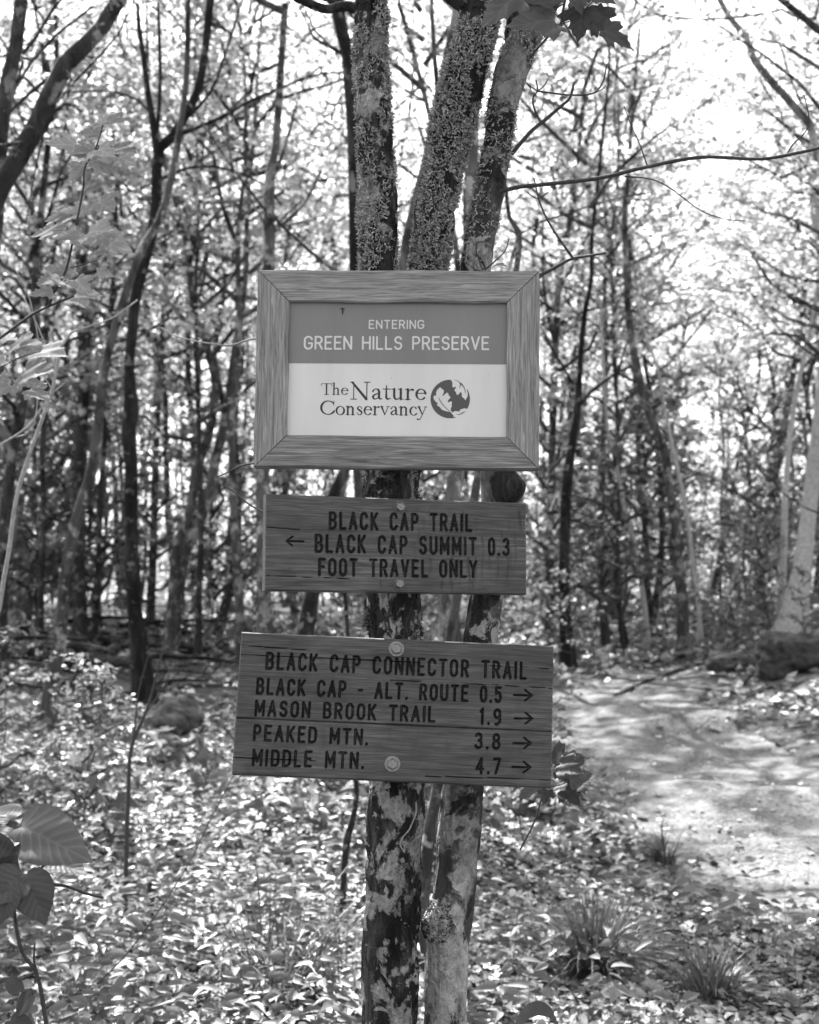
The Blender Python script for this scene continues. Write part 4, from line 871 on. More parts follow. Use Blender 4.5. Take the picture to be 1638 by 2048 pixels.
TT('knobbly dark trunk forking into two tall stems left of the framed sign', [(278, 1292, 36), (270, 1220, 30), (266, 1150, 29), (262, 1060, 29), (262, 960, 26), (258, 860, 31), (262, 820, 31), (258, 740, 22), (264, 660, 22), (270, 600, 22), (285, 530, 24), (302, 470, 23), (311, 400, 23), (314, 340, 23), (318, 295, 24), (345, 268, 20), (370, 235, 19), (395, 180, 18), (408, 120, 17), (415, 60, 17), (425, -20, 16)], 12.8, M_bark_black, CR_thin[0],
   [([(314, 310), (303, 240), (290, 170), (280, 100), (268, 40), (262, -20)], 15.4, 9.8), ([(318, 292), (360, 270), (430, 242), (500, 205), (560, 180), (640, 152), (720, 150)], 9.8, 4.2), ([(320, 360), (370, 335), (430, 330), (490, 345), (530, 365), (560, 400)], 7.0, 4.2), ([(312, 290), (316, 180), (312, 80), (305, -20)], 9.8, 7.0), ([(355, 255), (420, 190), (450, 120), (490, 0)], 8.4, 4.2), ([(305, 230), (280, 205), (220, 190), (100, 200)], 5.6, 2.8)], zc=8.0, cs=.9)
TT('mottled grey trunk with dark bands leaning right, its foot among the fallen logs', [(92, 1448, 30), (105, 1370, 27), (118, 1290, 25), (128, 1190, 24), (140, 1090, 24), (162, 1010, 23), (185, 940, 22), (196, 860, 22), (203, 780, 20), (212, 720, 18), (232, 650, 18), (255, 580, 17), (285, 500, 16), (330, 400, 15)], None, 1, CR_thin[1], zc=6.6)
TT('curved grey trunk of the close leaning pair at mid left', [(345, 1225, 22), (355, 1095, 20), (379, 1027, 19), (393, 942, 18), (420, 856, 17), (430, 770, 16), (412, 690, 14), (388, 617, 12), (378, 540, 11), (370, 470, 10)], 16.5, 1, CR_thin[0], zc=5.5)
TT('lighter straight trunk of the close leaning pair, pale along its left side', [(352, 1235, 22), (370, 1110, 20), (405, 1030, 19), (434, 907, 19), (450, 830, 17), (462, 754, 15), (474, 680, 13), (490, 560, 12)], 17, 1, CR[2], zc=6)
TT('upright grey trunk close to the left side of the wooden frame', [(478, 1200, 18), (470, 1060, 17), (464, 940, 16), (466, 850, 14), (472, 760, 13), (478, 650, 12)], 16, 1, CR[3])
TT('pale trunk that forks just above the top left corner of the wooden frame', [(530, 1235, 30), (525, 1100, 28), (528, 800, 26), (534, 600, 26), (538, 480, 25), (537, 400, 23), (540, 350, 20), (552, 300, 16)], 11, 1, CR_thin[2], [([(538, 470), (570, 440), (610, 395), (640, 330)], 11, 6), ([(540, 462), (530, 450), (500, 400), (475, 340)], 6, 3), ([(540, 455), (590, 430), (625, 405)], 8, 4), ([(538, 370), (560, 340), (575, 310), (600, 240)], 9, 5)], zc=6.0)
TT('dark trunk at the left edge with a swelling at half height', [(0, 1260, 26), (6, 1100, 24), (20, 960, 22), (35, 860, 20), (55, 760, 20), (70, 640, 18), (78, 500, 16)], 15, 0, CR[4])
TT('dark trunk bending towards the left edge under the maple sapling', [(160, 1180, 22), (158, 1080, 22), (160, 950, 24), (166, 800, 24), (168, 700, 22), (160, 600, 20), (158, 480, 18)], 17, 0, CR[1])
TT('slim dark trunk standing between the banded trunk and the left edge', [(82, 1200, 12), (86, 1050, 11), (84, 900, 11), (92, 760, 10), (96, 600, 9)], 16.5, 0, CR_thin[2])
TT('straight dark pole of a trunk just right of the mottled banded one', [(192, 1210, 12), (200, 1050, 11), (204, 960, 11), (208, 900, 10), (215, 700, 9), (230, 520, 8)], 17.5, 0, CR_thin[1])
TT('far grey trunk behind the knobbly forked one', [(302, 1200, 16), (308, 1050, 15), (312, 900, 14), (318, 760, 13), (330, 600, 12)], 19, 1, CR[2])
TT('short trunk foot with a dark hollow standing behind the fallen branches', [(392, 1330, 20), (396, 1290, 15), (398, 1200, 13), (402, 1080, 12), (400, 900, 11)], None, 0, CR_thin[0])
# right side
TT('dark forked trunk immediately right of the lowest sign', [(1135, 1298, 27), (1128, 1200, 25), (1128, 1108, 23), (1134, 971, 21), (1146, 873, 18), (1156, 812, 17), (1160, 740, 12), (1163, 690, 12), (1171, 620, 11), (1182, 560, 9), (1185, 470, 8)], 15.5, M_bark_black, CR_thin[1], [([(1156, 812), (1180, 785), (1205, 765), (1235, 745), (1262, 733)], 9, 5), ([(1146, 768), (1120, 730), (1100, 705), (1083, 684)], 6, 5), ([(1145, 990), (1165, 998), (1188, 1006)], 5, 3), ([(1140, 1038), (1175, 1050), (1210, 1055), (1240, 1060)], 4, 2)], zc=5.5)
TT('paler straight trunk touching the left side of the dark forked trunk', [(1100, 1290, 20), (1099, 1150, 18), (1101, 1030, 17), (1104, 900, 16), (1107, 790, 16), (1112, 680, 15), (1118, 560, 13)], None, 1, CR[0])
TT('tall slim trunk with a kink, standing alone where the trail bends', [(1368, 1290, 23), (1364, 1200, 20), (1356, 1100, 19), (1350, 1040, 18), (1341, 991, 17), (1330, 900, 18), (1314, 866, 17), (1294, 815, 17), (1279, 756, 16), (1267, 698, 15), (1256, 623, 14), (1252, 540, 13), (1250, 430, 12), (1258, 340, 10), (1262, 250, 9), (1272, 150, 8), (1278, 60, 7)], None, 1, CR_thin[2], [([(1278, 685), (1290, 655), (1305, 645), (1322, 635)], 7, 4), ([(1262, 622), (1280, 624), (1300, 636)], 5, 3), ([(1252, 480), (1225, 430), (1195, 380), (1160, 340)], 4, 2), ([(1253, 340), (1228, 260), (1225, 180), (1230, 60)], 5, 3), ([(1256, 360), (1290, 250), (1330, 150), (1345, 60)], 5, 2), ([(1250, 460), (1290, 430), (1350, 400)], 4, 2)], zc=7.5, cs=.8)
TT('very thin pale stem running alongside the kinked tall trunk', [(1403, 1280, 10), (1395, 1200, 9), (1388, 1147, 9), (1372, 1022, 8), (1349, 912, 8), (1333, 834, 7), (1314, 737, 6), (1294, 678, 5), (1275, 600, 5)], None, M_sunlit_stem, None, extend=False)
TT('thin pale stem leaning left in front of the crowded trunks above the trail', [(1297, 1290, 11), (1290, 1220, 10), (1278, 1140, 9), (1262, 1060, 8), (1247, 1010, 8), (1232, 932, 8), (1216, 873, 7), (1208, 756, 6), (1200, 600, 5)], None, M_sunlit_stem, None, extend=False)
TT('dark knotty stem between the two thin pale stems', [(1302, 1250, 15), (1295, 1180, 14), (1290, 1100, 13), (1290, 1030, 13), (1279, 985, 17), (1276, 950, 12), (1275, 873, 10), (1268, 700, 9), (1262, 600, 8)], None, 0, CR_thin[0], cs=.7)
TT('mid grey trunk two steps right of the dark forked one', [(1212, 1290, 17), (1203, 1180, 14), (1200, 1100, 14), (1204, 990, 13), (1206, 880, 12), (1212, 700, 10)], None, 1, CR_thin[1], cs=.8)
TT('narrow shaded trunk right of the mid grey trunk', [(1252, 1294, 14), (1240, 1220, 12), (1232, 1166, 11), (1238, 1050, 10), (1236, 900, 9), (1228, 720, 8)], None, 0, CR_thin[2], cs=.8)
TT('dark trunk leaning right at the right edge, thick ivy like leaves about it', [(1515, 1200, 21), (1520, 1130, 19), (1532, 1069, 19), (1544, 971, 18), (1560, 912, 17), (1568, 854, 15), (1587, 737, 14), (1603, 647, 13), (1608, 560, 12), (1600, 470, 11)], None, 0, CR_thin[0], zc=4.2, cs=.8)
TT('stout pale trunk with a flared foot growing out of the mossy boulder', [(1578, 1280, 66), (1592, 1210, 44), (1602, 1150, 36), (1612, 1080, 32), (1626, 960, 30), (1640, 820, 28), (1655, 600, 26)], None, M_sunlit_stem, CR_thin[1], zc=5.5, cs=.7)
TT('slim pale trunk just left of the stout one on the mossy boulder', [(1558, 1270, 17), (1563, 1160, 15), (1568, 1088, 14), (1572, 960, 12), (1590, 800, 10)], None, M_sunlit_stem, CR_thin[2], cs=.6, zc=5.5)
TT('thin pale crooked stem right of the trail bend', [(1428, 1268, 6), (1440, 1230, 5), (1451, 1194, 5), (1472, 1140, 5), (1484, 1080, 5), (1482, 1040, 4), (1478, 1020, 3)], None, M_sunlit_stem, None, extend=False)
TT('arched pale trunk curving in from the upper right corner', [(1760, 700, 22), (1690, 480, 18), (1638, 330, 16), (1617, 250, 16), (1585, 205, 16), (1545, 165, 14), (1512, 120, 14), (1490, 70, 13), (1462, 30, 12), (1435, -20, 11)], 9.5, 2, CR_thin[0], [([(1617, 245), (1612, 180), (1600, 100), (1595, 0)], 7, 4), ([(1500, 85), (1540, 150), (1590, 185), (1615, 200)], 4, 3), ([(1590, 210), (1560, 170), (1530, 110), (1515, 60)], 4, 2)], zc=4.0, cs=.6)
TT('dark trunk cutting the extreme upper right corner', [(1800, 300, 22), (1700, 110, 20), (1640, 60, 16), (1590, 30, 14), (1545, -10, 12)], 8.5, 0, CR_thin[1], [([(1640, 62), (1560, 25), (1500, 42), (1400, 56), (1300, 50), (1240, 18)], 5, 3)], zc=4.6, cs=.6)
# stems behind the signs
TT('grey stem showing between the two forked stems above the wooden frame', [(800, 1250, 36), (790, 900, 34), (800, 600, 28), (825, 430, 22), (850, 330, 18), (872, 250, 18), (885, 170, 18), (905, 60, 17), (920, -40, 16)], 7.5, 1, CR_thin[2], [([(878, 210), (868, 120), (862, 40), (866, -40)], 10, 7)], zc=5.0)
TT('grey stem half hidden between the lichen covered fork and the blotchy tree', [(905, 1290, 34), (900, 1200, 32), (905, 1000, 30), (925, 700, 28), (938, 520, 25), (940, 400, 24), (946, 320, 22), (950, 180, 20), (960, 40, 18)], 7.2, 1, CR_thin[0], zc=4.8)
TT('small trunk seen in the gap between the two foremost trunks under the lowest board', [(842, 1862, 30), (848, 1760, 28), (862, 1650, 26), (876, 1570, 24), (890, 1400, 22), (905, 1250, 20), (1000, 700, 14), (1030, 560, 12), (1040, 460, 12), (1020, 430, 9), (1012, 370, 8)], 5.4, 1, None, [([(1038, 470), (1080, 460), (1110, 468), (1180, 460), (1260, 462)], 4, 2), ([(1035, 480), (1010, 560), (985, 620)], 8, 8)], extend=False, step=.05)
TT('slender dark sapling trunk below the lowest board left of the sign tree', [(688, 1868, 15), (686, 1800, 13), (690, 1720, 12), (694, 1680, 15), (705, 1640, 11), (713, 1590, 10), (708, 1500, 9), (690, 1200, 8), (670, 1000, 7)], None, 0, None, extend=False, step=.05, nseg=10)
TT('short dark leaning trunk seen in the gap between the two lower signs', [(610, 1262, 36), (622, 1200, 32), (640, 1120, 28), (662, 1000, 24), (690, 940, 22), (712, 820, 20), (720, 700, 18)], 9.0, 0, None, extend=False, step=.08)
TT('mottled thick trunk between the lowest two signs behind the fork', [(890, 1300, 28), (892, 1200, 26), (900, 1050, 25), (915, 960, 25), (930, 800, 22)], 8.2, 2, None, extend=False)
# thin pale arching stem on the left, near
def near_stem(label, cat, name, pts, Y, w0, w1, mat, side=()):
    t = tag(empty(name, loc=tuple(at(pts[0][0], pts[0][1], Y))), label, cat)
    mb = MB()
    for lp, a, b in [(pts, w0, w1)] + list(side):
        P, r = pxpath([(q[0], q[1], a + (b - a) * i / (len(lp) - 1)) for i, q in enumerate(lp)], Y); tube(mb, P, r, 8, .03, .12, 40)
    V = np.concatenate(mb.v) - np.array(t.location); mb.v = [V]; ob('stem', mb.mesh('stem', mat), t); return t
def gpt(px, Y):   # pixel row where the ground shows at distance Y
    x = (px - 819) / FP * Y; return 1024 - FP * ((float(hgt(x, Y)) - EYE) / Y - math.tan(PITCH)) / (1 + ((float(hgt(x, Y)) - EYE) / Y) * math.tan(PITCH))
near_stem('thin pale sunlit stem bowing up from the left edge and arching right', 'sapling', 'bare_sapling', [(-60, gpt(-60, 4.2), 0), (-30, 1400), (0, 1205), (18, 1100), (32, 1000), (55, 920), (82, 845), (103, 785), (115, 730), (125, 690), (142, 665), (180, 652), (225, 636), (275, 600)], 4.2, 11, 3, M_twig_pale, [([(112, 742), (95, 700), (70, 640), (45, 590)], 4, 2), ([(106, 780), (92, 760), (60, 600), (20, 520)], 3, 2), ([(0, 890), (30, 872), (60, 850), (80, 820), (100, 790), (130, 765)], 4, 2.5), ([(30, 874), (50, 870), (68, 850), (75, 800), (78, 770)], 3, 2)])
near_stem('bare forked sapling standing left of the lowest carved board', 'sapling', 'bare_sapling', [(250, gpt(250, 6.3)), (256, 1600), (262, 1500), (285, 1440), (300, 1400), (318, 1330), (335, 1270)], 6.3, 10, 3, M_twig, [([(262, 1500), (270, 1450), (278, 1380), (300, 1300)], 5, 2), ([(290, 1430), (330, 1370), (345, 1330)], 3, 1.5)])
0 and near_stem('arching bare twig with buds touching the left side of the wooden frame', 'sapling', 'bare_sapling', [(200, gpt(200, 3.6)), (240, 1300), (300, 900), (330, 700), (322, 658), (345, 670), (380, 682), (420, 684), (460, 692), (512, 678)], 3.6, 3.5, 3, M_twig_pale)
near_stem('short mottled stick standing upright in the foreground leaves', 'stick', 'broken_stake', [(303, gpt(303, 6.6) + 10), (302, 1900), (300, 1830), (299, 1765)], 5.9, 13, 10, M_log)
near_stem('thin bare whip leaning left in front of the lowest board bottom', 'sapling', 'bare_sapling', [(150, 2010), (260, 1900), (370, 1740), (420, 1640), (470, 1545)], 4.6, 3, 2, M_twig)
# ------------------------------------------------------------------ deadwood, stones
def log(label, pts, Y=None, mat=M_log, w=20, w1=None, name='fallen_log', cat='log', side=(), lift=0, grp=None):
    P = []; rad = []
    for i, q in enumerate(pts):
        g_ = on_ground(q[0], q[1]); y = g_[1] if Y is None else Y; p = at(q[0], q[1], y); ww = w + ((w1 or w) - w) * i / (len(pts) - 1); r_ = ww / 2 * y / FP
        p[2] = float(hgt(p[0], p[1])) + r_ * .8 + lift; P.append(p); rad.append(r_)
    P = np.array(P); c = P.mean(0); mb = MB(); tube(mb, P, rad, 14, .06, .3, 7, seed=int(pts[0][0]))
    for lp, a, b in side:
        Q = np.array([at(q[0], q[1], c[1] - .1) for q in lp]); tube(mb, Q, np.linspace(a, b, len(lp)) / 2 * c[1] / FP, 8, .06, .2, 20)
    t = tag(ob(name, None), label, cat, grp); bpy.data.objects.remove(t)
    mb.v = [np.concatenate(mb.v) - c]
    o = ob(name, mb.mesh(name, mat), None, loc=tuple(c)); return tag(o, label, cat, grp)
log('long dark rotten log lying across behind the mottled trunk', [(60, 1326), (130, 1330), (200, 1338), (275, 1342)], w=32, side=[([(240, 1335), (262, 1318), (290, 1300)], 6, 3)])
log('short dark log resting above the long one near the knobbly trunk', [(145, 1268), (190, 1276), (242, 1288)], w=24, w1=15)
log('low dark log reaching to the left edge of the lowest sign', [(330, 1302), (400, 1308), (480, 1312), (560, 1316)], w=20)
log('thin fallen pole stretching towards the lowest sign under the rotten logs', [(90, 1392), (200, 1393), (300, 1386), (380, 1376), (470, 1374)], w=9, w1=6)
log('fallen branch arched over the ground at mid left', [(20, 1235), (60, 1220), (130, 1206), (200, 1202), (240, 1213), (262, 1230)], 10.5, M_bark_far[1], 9, 6, 'fallen_branch', 'branch')
log('thick curved stick lying in the bright leaves in front of the boulder', [(380, 1664), (415, 1666), (450, 1672), (480, 1688), (505, 1708)], None, M_bark_far[1], 10, 8, 'fallen_branch', 'branch')
log('dark fallen pole partly buried behind the lowest board near the mossy boulder', [(1230, 1395), (1300, 1362), (1380, 1336), (1450, 1322)], None, M_log, 9, 6, 'fallen_branch', 'branch')
log('pale flat log lying at the foot of the kinked tall trunk', [(1330, 1312), (1370, 1310), (1410, 1306)], None, M_bark_far[2], 9, 7)
log('thin stick lying on the trail at the right edge', [(1490, 1640), (1540, 1665), (1600, 1690), (1660, 1712)], None, M_bark_far[1], 3, 2, 'stick', 'stick')
for i in range(44):
    x0 = R_.uniform(-80, 360); y0 = R_.uniform(1275, 1400); a = R_.uniform(-.5, .5); L = R_.uniform(90, 240)
    log('thin dead branch in the tangled brush left of the lowest sign', [(x0, y0), (x0 + L * .5 * math.cos(a), y0 + 16 * math.sin(a) - 6), (x0 + L, y0 + 30 * math.sin(a))], None, M_bark_black if i % 3 else M_bark_far[1], R_.uniform(5, 14), 4, 'fallen_branch', 'branch', lift=R_.uniform(0, .34), side=[([(x0 + L * .4, y0 - 2), (x0 + L * .5, y0 - 22), (x0 + L * .66, y0 - 40)], 4, 2)], grp='dead branches tangled among the logs')
def rock(label, px, py, wpx, hpx, dpt, seed, mat=M_rock, name='boulder', cat='boulder', Y=None):
    g_ = on_ground(px, py); Y = g_[1] if Y is None else Y; sx = wpx / 2 * Y / FP; sz = hpx / 2 * Y / FP; n, m = 40, 56
    th = np.linspace(0, PI, n)[:, None]; ph = np.linspace(0, 2 * PI, m, endpoint=False)[None]
    D = np.stack([np.sin(th) * np.cos(ph), np.sin(th) * np.sin(ph), np.cos(th) + 0 * ph], -1)
    r = 1 + .9 * (fbm(D[..., 0] * 1.6 + seed, D[..., 1] * 1.6, D[..., 2] * 1.6, seed, 4) - .5) + .3 * (fbm(D[..., 0] * 6, D[..., 1] * 8, D[..., 2] * 8, seed) - .5)
    V = (D * r[..., None] * np.array([sx, dpt, sz])).reshape(-1, 3); i = np.arange(n - 1)[:, None] * m; j = np.arange(m)[None]
    Q = np.stack([i + j, i + m + j, i + m + (j + 1) % m, i + (j + 1) % m], -1).reshape(-1, 4)
    o = ob(name, np_mesh(name, V, Q, mat), None, loc=(at(px, py, Y)[0], Y + dpt * .6, float(hgt(g_[0], Y + dpt * .6)) + sz * .45)); return tag(o, label, cat)
rock('rounded dark stone among maple leaves left of the lowest carved board', 345, 1464, 112, 92, .26, 3)
rock('big mossy boulder under the stout pale trunk at the right edge', 1600, 1345, 150, 105, .4, 5, M_log)
rock('low dark stone left of the big mossy boulder', 1470, 1345, 90, 44, .3, 8, M_log)
rock('small pale stone half buried at the bottom right of the trail edge', 1585, 2030, 60, 40, .05, 12, M_rock, 'stone', 'stone')
rock('little rounded stone lying right of the grass tuft', 1512, 1932, 22, 16, .02, 14, M_rock, 'stone', 'stone')
rock('small pale stone sitting on the far left edge of the trail', 1285, 1640, 20, 9, .03, 15, M_rock, 'stone', 'stone')
# ------------------------------------------------------------------ the woods behind
def filler_proto(kind, H, r0, mat, crown, seed, zc, cs):
    rs = np.random.RandomState(seed); n = 9; P = np.zeros((n, 3)); P[:, 2] = np.linspace(-.1, H, n)
    P[:, 0] = np.cumsum(rs.randn(n) * .2) + rs.uniform(-.18, .18) * np.arange(n); P[:, 1] = np.cumsum(rs.randn(n) * .16); P -= P[0] * np.array([1, 1, 0])
    mb = MB(); tube(mb, P, np.linspace(r0, r0 * .2, n), 10, .35, .16, 5, seed=seed, flare=.3)
    for k in range(10):
        i = rs.randint(2, n - 2); a = rs.uniform(0, 6.28); d = np.array([math.cos(a), math.sin(a), .5]); L = rs.uniform(.5, 1.6)
        tube(mb, [P[i], P[i] + d * L * .5, P[i] + d * L + np.array([0, 0, .3])], [r0 * .22, r0 * .14, .004], 5, .3)
    t = empty(kind); t['category'] = 'tree'
    ob('trunk', mb.mesh('trunk', mat), t)
    c = ob('crown', crown, t); k = int(np.argmin(abs(P[:, 2] - zc))); c.location = tuple(P[k]); c.scale = (cs, cs, cs)
    return t
protos = []
for i in range(10):
    mt = [0, 1, 1, 2, 0][i % 5]; r0 = [.055, .045, .035, .03, .07][i % 5]
    protos.append(filler_proto('forest_tree', 10 + (i % 3), r0, M_bark_far[mt], (CR + CR_thin)[i % 8], 200 + i, 4.0 + (i % 4) * .7, 1.0))
words = {0: 'dark', 1: 'grey', 2: 'pale'}
used = set(); placed = []
def filler(x, y, s, hz=1.0):
    i = R_.randrange(10); p_ = protos[i]
    o = p_ if i not in used else copy_tree(p_); used.add(i)
    o.location = (x, y, float(hgt(x, y)) - .05); o.rotation_euler = (R_.uniform(-.05, .05), R_.uniform(-.06, .06), R_.uniform(0, 6.28)); o.scale = (s, s, s * hz)
    px = 819 + x / y * FP; zone = 'past the left edge' if px < 0 else 'left of the knobbly forked trunk' if px < 265 else 'between knobbly forked trunk and frame' if px < 510 else 'in the gaps around the signs' if px < 1105 else 'between signs and kinked trunk' if px < 1300 else 'between kinked trunk and mossy boulder' if px < 1520 else 'behind the mossy boulder'
    o['label'] = '%s %s trunk in the %s woods %s' % (['thick', 'slender', 'thin', 'very thin', 'stout'][i % 5], words[[0, 1, 1, 2, 0][i % 5]], 'nearer' if y < 27 else 'far' if y < 42 else 'farthest', zone); o['group'] = 'trees crowding the far woods'
n = 0; tries = 0
while n < 190 and tries < 20000:
    tries += 1
    y = 9.5 + 46 * R_.random() ** .62; x = R_.uniform(-(.33 * y + 5.5), .33 * y + 2.5); px = 819 + x / y * FP
    if float(trail_sdf(np.array(x), np.array(y))) < .8: continue
    md = .9 if y < 25 else 1.2
    if any((x - a) ** 2 + (y - b) ** 2 < md * md for a, b in placed): continue
    hz = 1.0
    if px > 1290 and y < 60:
        cap = 1.5 + y * (.24 if px > 1370 and px < 1580 else .36); hz = min(1.0, cap / 10.5)
        if hz < .38: continue
    if y < 18.3 and px > -60 and px < 1700: continue
    if hz == 1.0: hz = (1.25 if y > 24 else 1.05) if px < 1330 or px > 1640 else 1.0
    placed.append((x, y)); filler(x, y, R_.uniform(.85, 1.2) * (hz ** .5), hz ** .5); n += 1
def extra(cnt, fx, y0, y1, hz, seed):  # trees added for the shade they cast, mostly out of view
    rr = random.Random(seed); k = 0; tr_ = 0
    while k < cnt and tr_ < 2000:
        tr_ += 1; y = rr.uniform(y0, y1); x = fx(rr, y)
        if float(trail_sdf(np.array(x), np.array(y))) < .7 or any((x - a) ** 2 + (y - b) ** 2 < .7 for a, b in placed): continue
        placed.append((x, y)); filler(x, y, rr.uniform(1.0, 1.2), hz); k += 1
extra(7, lambda r, y: -(.31 * y + 1.0) - r.uniform(0, 4.0), 6, 18, 1.0, 1)
extra(3, lambda r, y: (.31 * y + 1.4) + r.uniform(0, 3), 6, 18, 1.0, 2)
extra(2, lambda r, y: r.uniform(-.02, .08) * y, 11, 15, 1.2, 7)
for i in range(10):
    if i not in used:
        for c in list(protos[i].children): bpy.data.objects.remove(c)
        bpy.data.objects.remove(protos[i])
# the wood carries on beyond the trees one can tell apart
rs = np.random.RandomState(500); k = 110000; y = rs.uniform(50, 74, k); x = rs.uniform(-1, 1, k) * (.36 * y + 6); pxx = 819 + x / y * FP
ztop = np.where((pxx > 1300) & (pxx < 1660), 6.5, 13.0) + 3 * (fbm(x * .3, y * 0, s=5) - .5) * 2; z = rs.rand(k) * ztop; kp = fbm(x * .35, y * .2, z * .4, s=6) > .36; x, y, z = x[kp], y[kp], z[kp]; k = len(x)
V, F = leaf_cloud(np.stack([x, y, hgt(x, y) + z], -1), rs.randn(k, 3), rs.randn(k, 3) * .6 + np.array([0, 0, .8]), rs.uniform(.12, .32, k), 'diamond')
o = ob('far_wood', np_mesh('far_wood', V, F, M_leaf_far, False)); o['kind'] = 'stuff'; o['label'] = 'far off leafy wood closing the view between the trunks'; o['category'] = 'wood'
# understory saplings
sp = []
for i in range(4):
    t = empty('maple_sapling'); mb = MB(); rs = np.random.RandomState(300 + i); P = np.cumsum(np.vstack([[0, 0, -.05], np.column_stack([rs.randn(6) * .05, rs.randn(6) * .05, np.full(6, .42)])]), 0)
    tube(mb, P, np.linspace(.010, .003, 7), 6, .1); ob('stem', mb.mesh('stem', M_twig), t); c = ob('foliage', CR_sap[i], t); c.location = tuple(P[1]); t['category'] = 'sapling'; sp.append(t)
k = 0; tries = 0; us = set()
while k < 110 and tries < 5000:
    tries += 1
    y = 7.0 + 20 * R_.random() ** .9; x = R_.uniform(-(.31 * y + .5), .31 * y + .5); px = 819 + x / y * FP
    if float(trail_sdf(np.array(x), np.array(y))) < .35: continue
    if y < 10 and px > 1105 and px < 1638: continue
    if x < -.8 and 9.3 < y < 16 and R_.random() < .95: continue
    if x > 2.0 and y < 13.5 or 250 < px < 450 and y < 12: continue
    i = k % 4; o = sp[i] if i not in us else copy_tree(sp[i]); us.add(i)
    s = R_.uniform(.25, .45) if y < 10 else R_.uniform(.3, .7) if y < 17 else R_.uniform(.6, 1.6)
    o.location = (x, y, float(hgt(x, y))); o.rotation_euler = (R_.uniform(-.12, .12), R_.uniform(-.12, .12), R_.uniform(0, 6.28)); o.scale = (s, s, s)
    o['label'] = '%s leafy maple sapling %s %s' % ('tiny' if s < .45 else 'low' if s < .8 else 'tall', 'in the nearer undergrowth' if y < 13 else 'deeper in the woods' if y < 20 else 'far in the woods', 'by the left edge' if px < 160 else 'left of the carved boards' if px < 490 else 'glimpsed behind the boards' if px < 1100 else 'above the trail bend' if px < 1400 else 'near the mossy boulder'); o['group'] = 'maple saplings growing under the trees'; k += 1
# crowns of the sign trees
for t, (px, py), pr, s in ((TA, (715, -1000), CR_thin[0], .62), (TA, (1040, -1050), CR_thin[1], .62), (TB, (1380, -800), CR_thin[2], .55)):
    c = ob('crown', pr, t); c.location = tuple(at(px, py, 2.62)); c.scale = (s, s, s); c.rotation_euler = (0, 0, R_.uniform(0, 6))
# ------------------------------------------------------------------ litter, low plants, grass
def scatter(n, y0, y1, pw, seed, keep, xr=(.33, .4)):
    rs = np.random.RandomState(seed); y = y0 + (y1 - y0) * rs.rand(n) ** pw; x = rs.uniform(-1, 1, n) * (xr[0] * y + xr[1]); k = keep(x, y, rs); return x[k], y[k], rs
def litter(n, y0, y1, pw, seed, kind, size, kf=None, trail_p=.012):
    def keep(x, y, rs):
        s = trail_sdf(x, y); p = np.where(s > 0, np.clip(.10 + np.maximum(s - .1, 0) * 1.5, 0, 1), trail_p * sm(-.5, 0, s) * 3 + trail_p * .35)
        p = p * (.22 + .78 * sm(.36, .56, fbm(x * 1.1, y * 1.1, s=55))) * np.where((x < -.8) & (y > 9.8) & (y < 15.5), .45, 1)
        return rs.rand(len(x)) < p
    x, y, rs = scatter(n, y0, y1, pw, seed, keep); k = len(x)
    z = hgt(x, y) + rs.rand(k) * .035 + .004; a = rs.rand(k) * 6.28; Yd = np.stack([np.cos(a), np.sin(a), rs.randn(k) * .22], -1); Nn = np.stack([rs.randn(k) * .6, rs.randn(k) * .6 - .15, np.ones(k)], -1)
    return leaf_cloud(np.stack([x, y, z], -1), Yd, Nn, size * rs.uniform(.55, 1.3, k), kind, rs.uniform(.7, 1.25, k))
parts = [litter(33000, 4.3, 12, 1.35, 70, 'ragged1', .042), litter(33000, 4.3, 12, 1.35, 73, 'ragged2', .036), litter(25000, 4.3, 12, 1.35, 74, 'ragged3', .047), litter(24000, 4.3, 12, 1.35, 75, 'curled', .034), litter(25000, 4.3, 11, 1.3, 71, 'maple', .046), litter(30000, 11, 30, 1.0, 72, 'diamond', .11)]
V = []; F = []; nn_ = 0
for v, f in parts: V.append(v); F.append(f + nn_); nn_ += len(v)
rs = np.random.RandomState(600); mbt = MB(); k = 420; yy = 4.4 + 9 * rs.rand(k) ** 1.2; xx = rs.uniform(-1, 1, k) * (.33 * yy + .3)
for a, b in zip(xx, yy):
    if float(trail_sdf(np.array(a), np.array(b))) < .1 and rs.rand() < .85: continue
    an = rs.rand() * 6.28; l = rs.uniform(.08, .45); d = np.array([math.cos(an), math.sin(an)]); pp = [(a + d[0] * l * q + rs.randn() * .012, b + d[1] * l * q + rs.randn() * .012) for q in (-.5, 0, .5)]
    tube(mbt, [(u, v, float(hgt(u, v)) + .03 + .03 * rs.rand()) for u, v in pp], np.array([1, .8, .5]) * rs.uniform(.002, .005), 5, .12)
ot = ob('twig_litter', mbt.mesh('twig_litter', M_bark_far[1])); ot['kind'] = 'stuff'; ot['label'] = 'small fallen twigs scattered among the dead leaves'; ot['category'] = 'twigs'
o = ob('leaf_litter', np_mesh('leaf_litter', np.concatenate(V), np.concatenate(F), M_litter, True)); o['kind'] = 'stuff'; o['label'] = 'pale dead leaves strewn over the forest floor'; o['category'] = 'leaf litter'
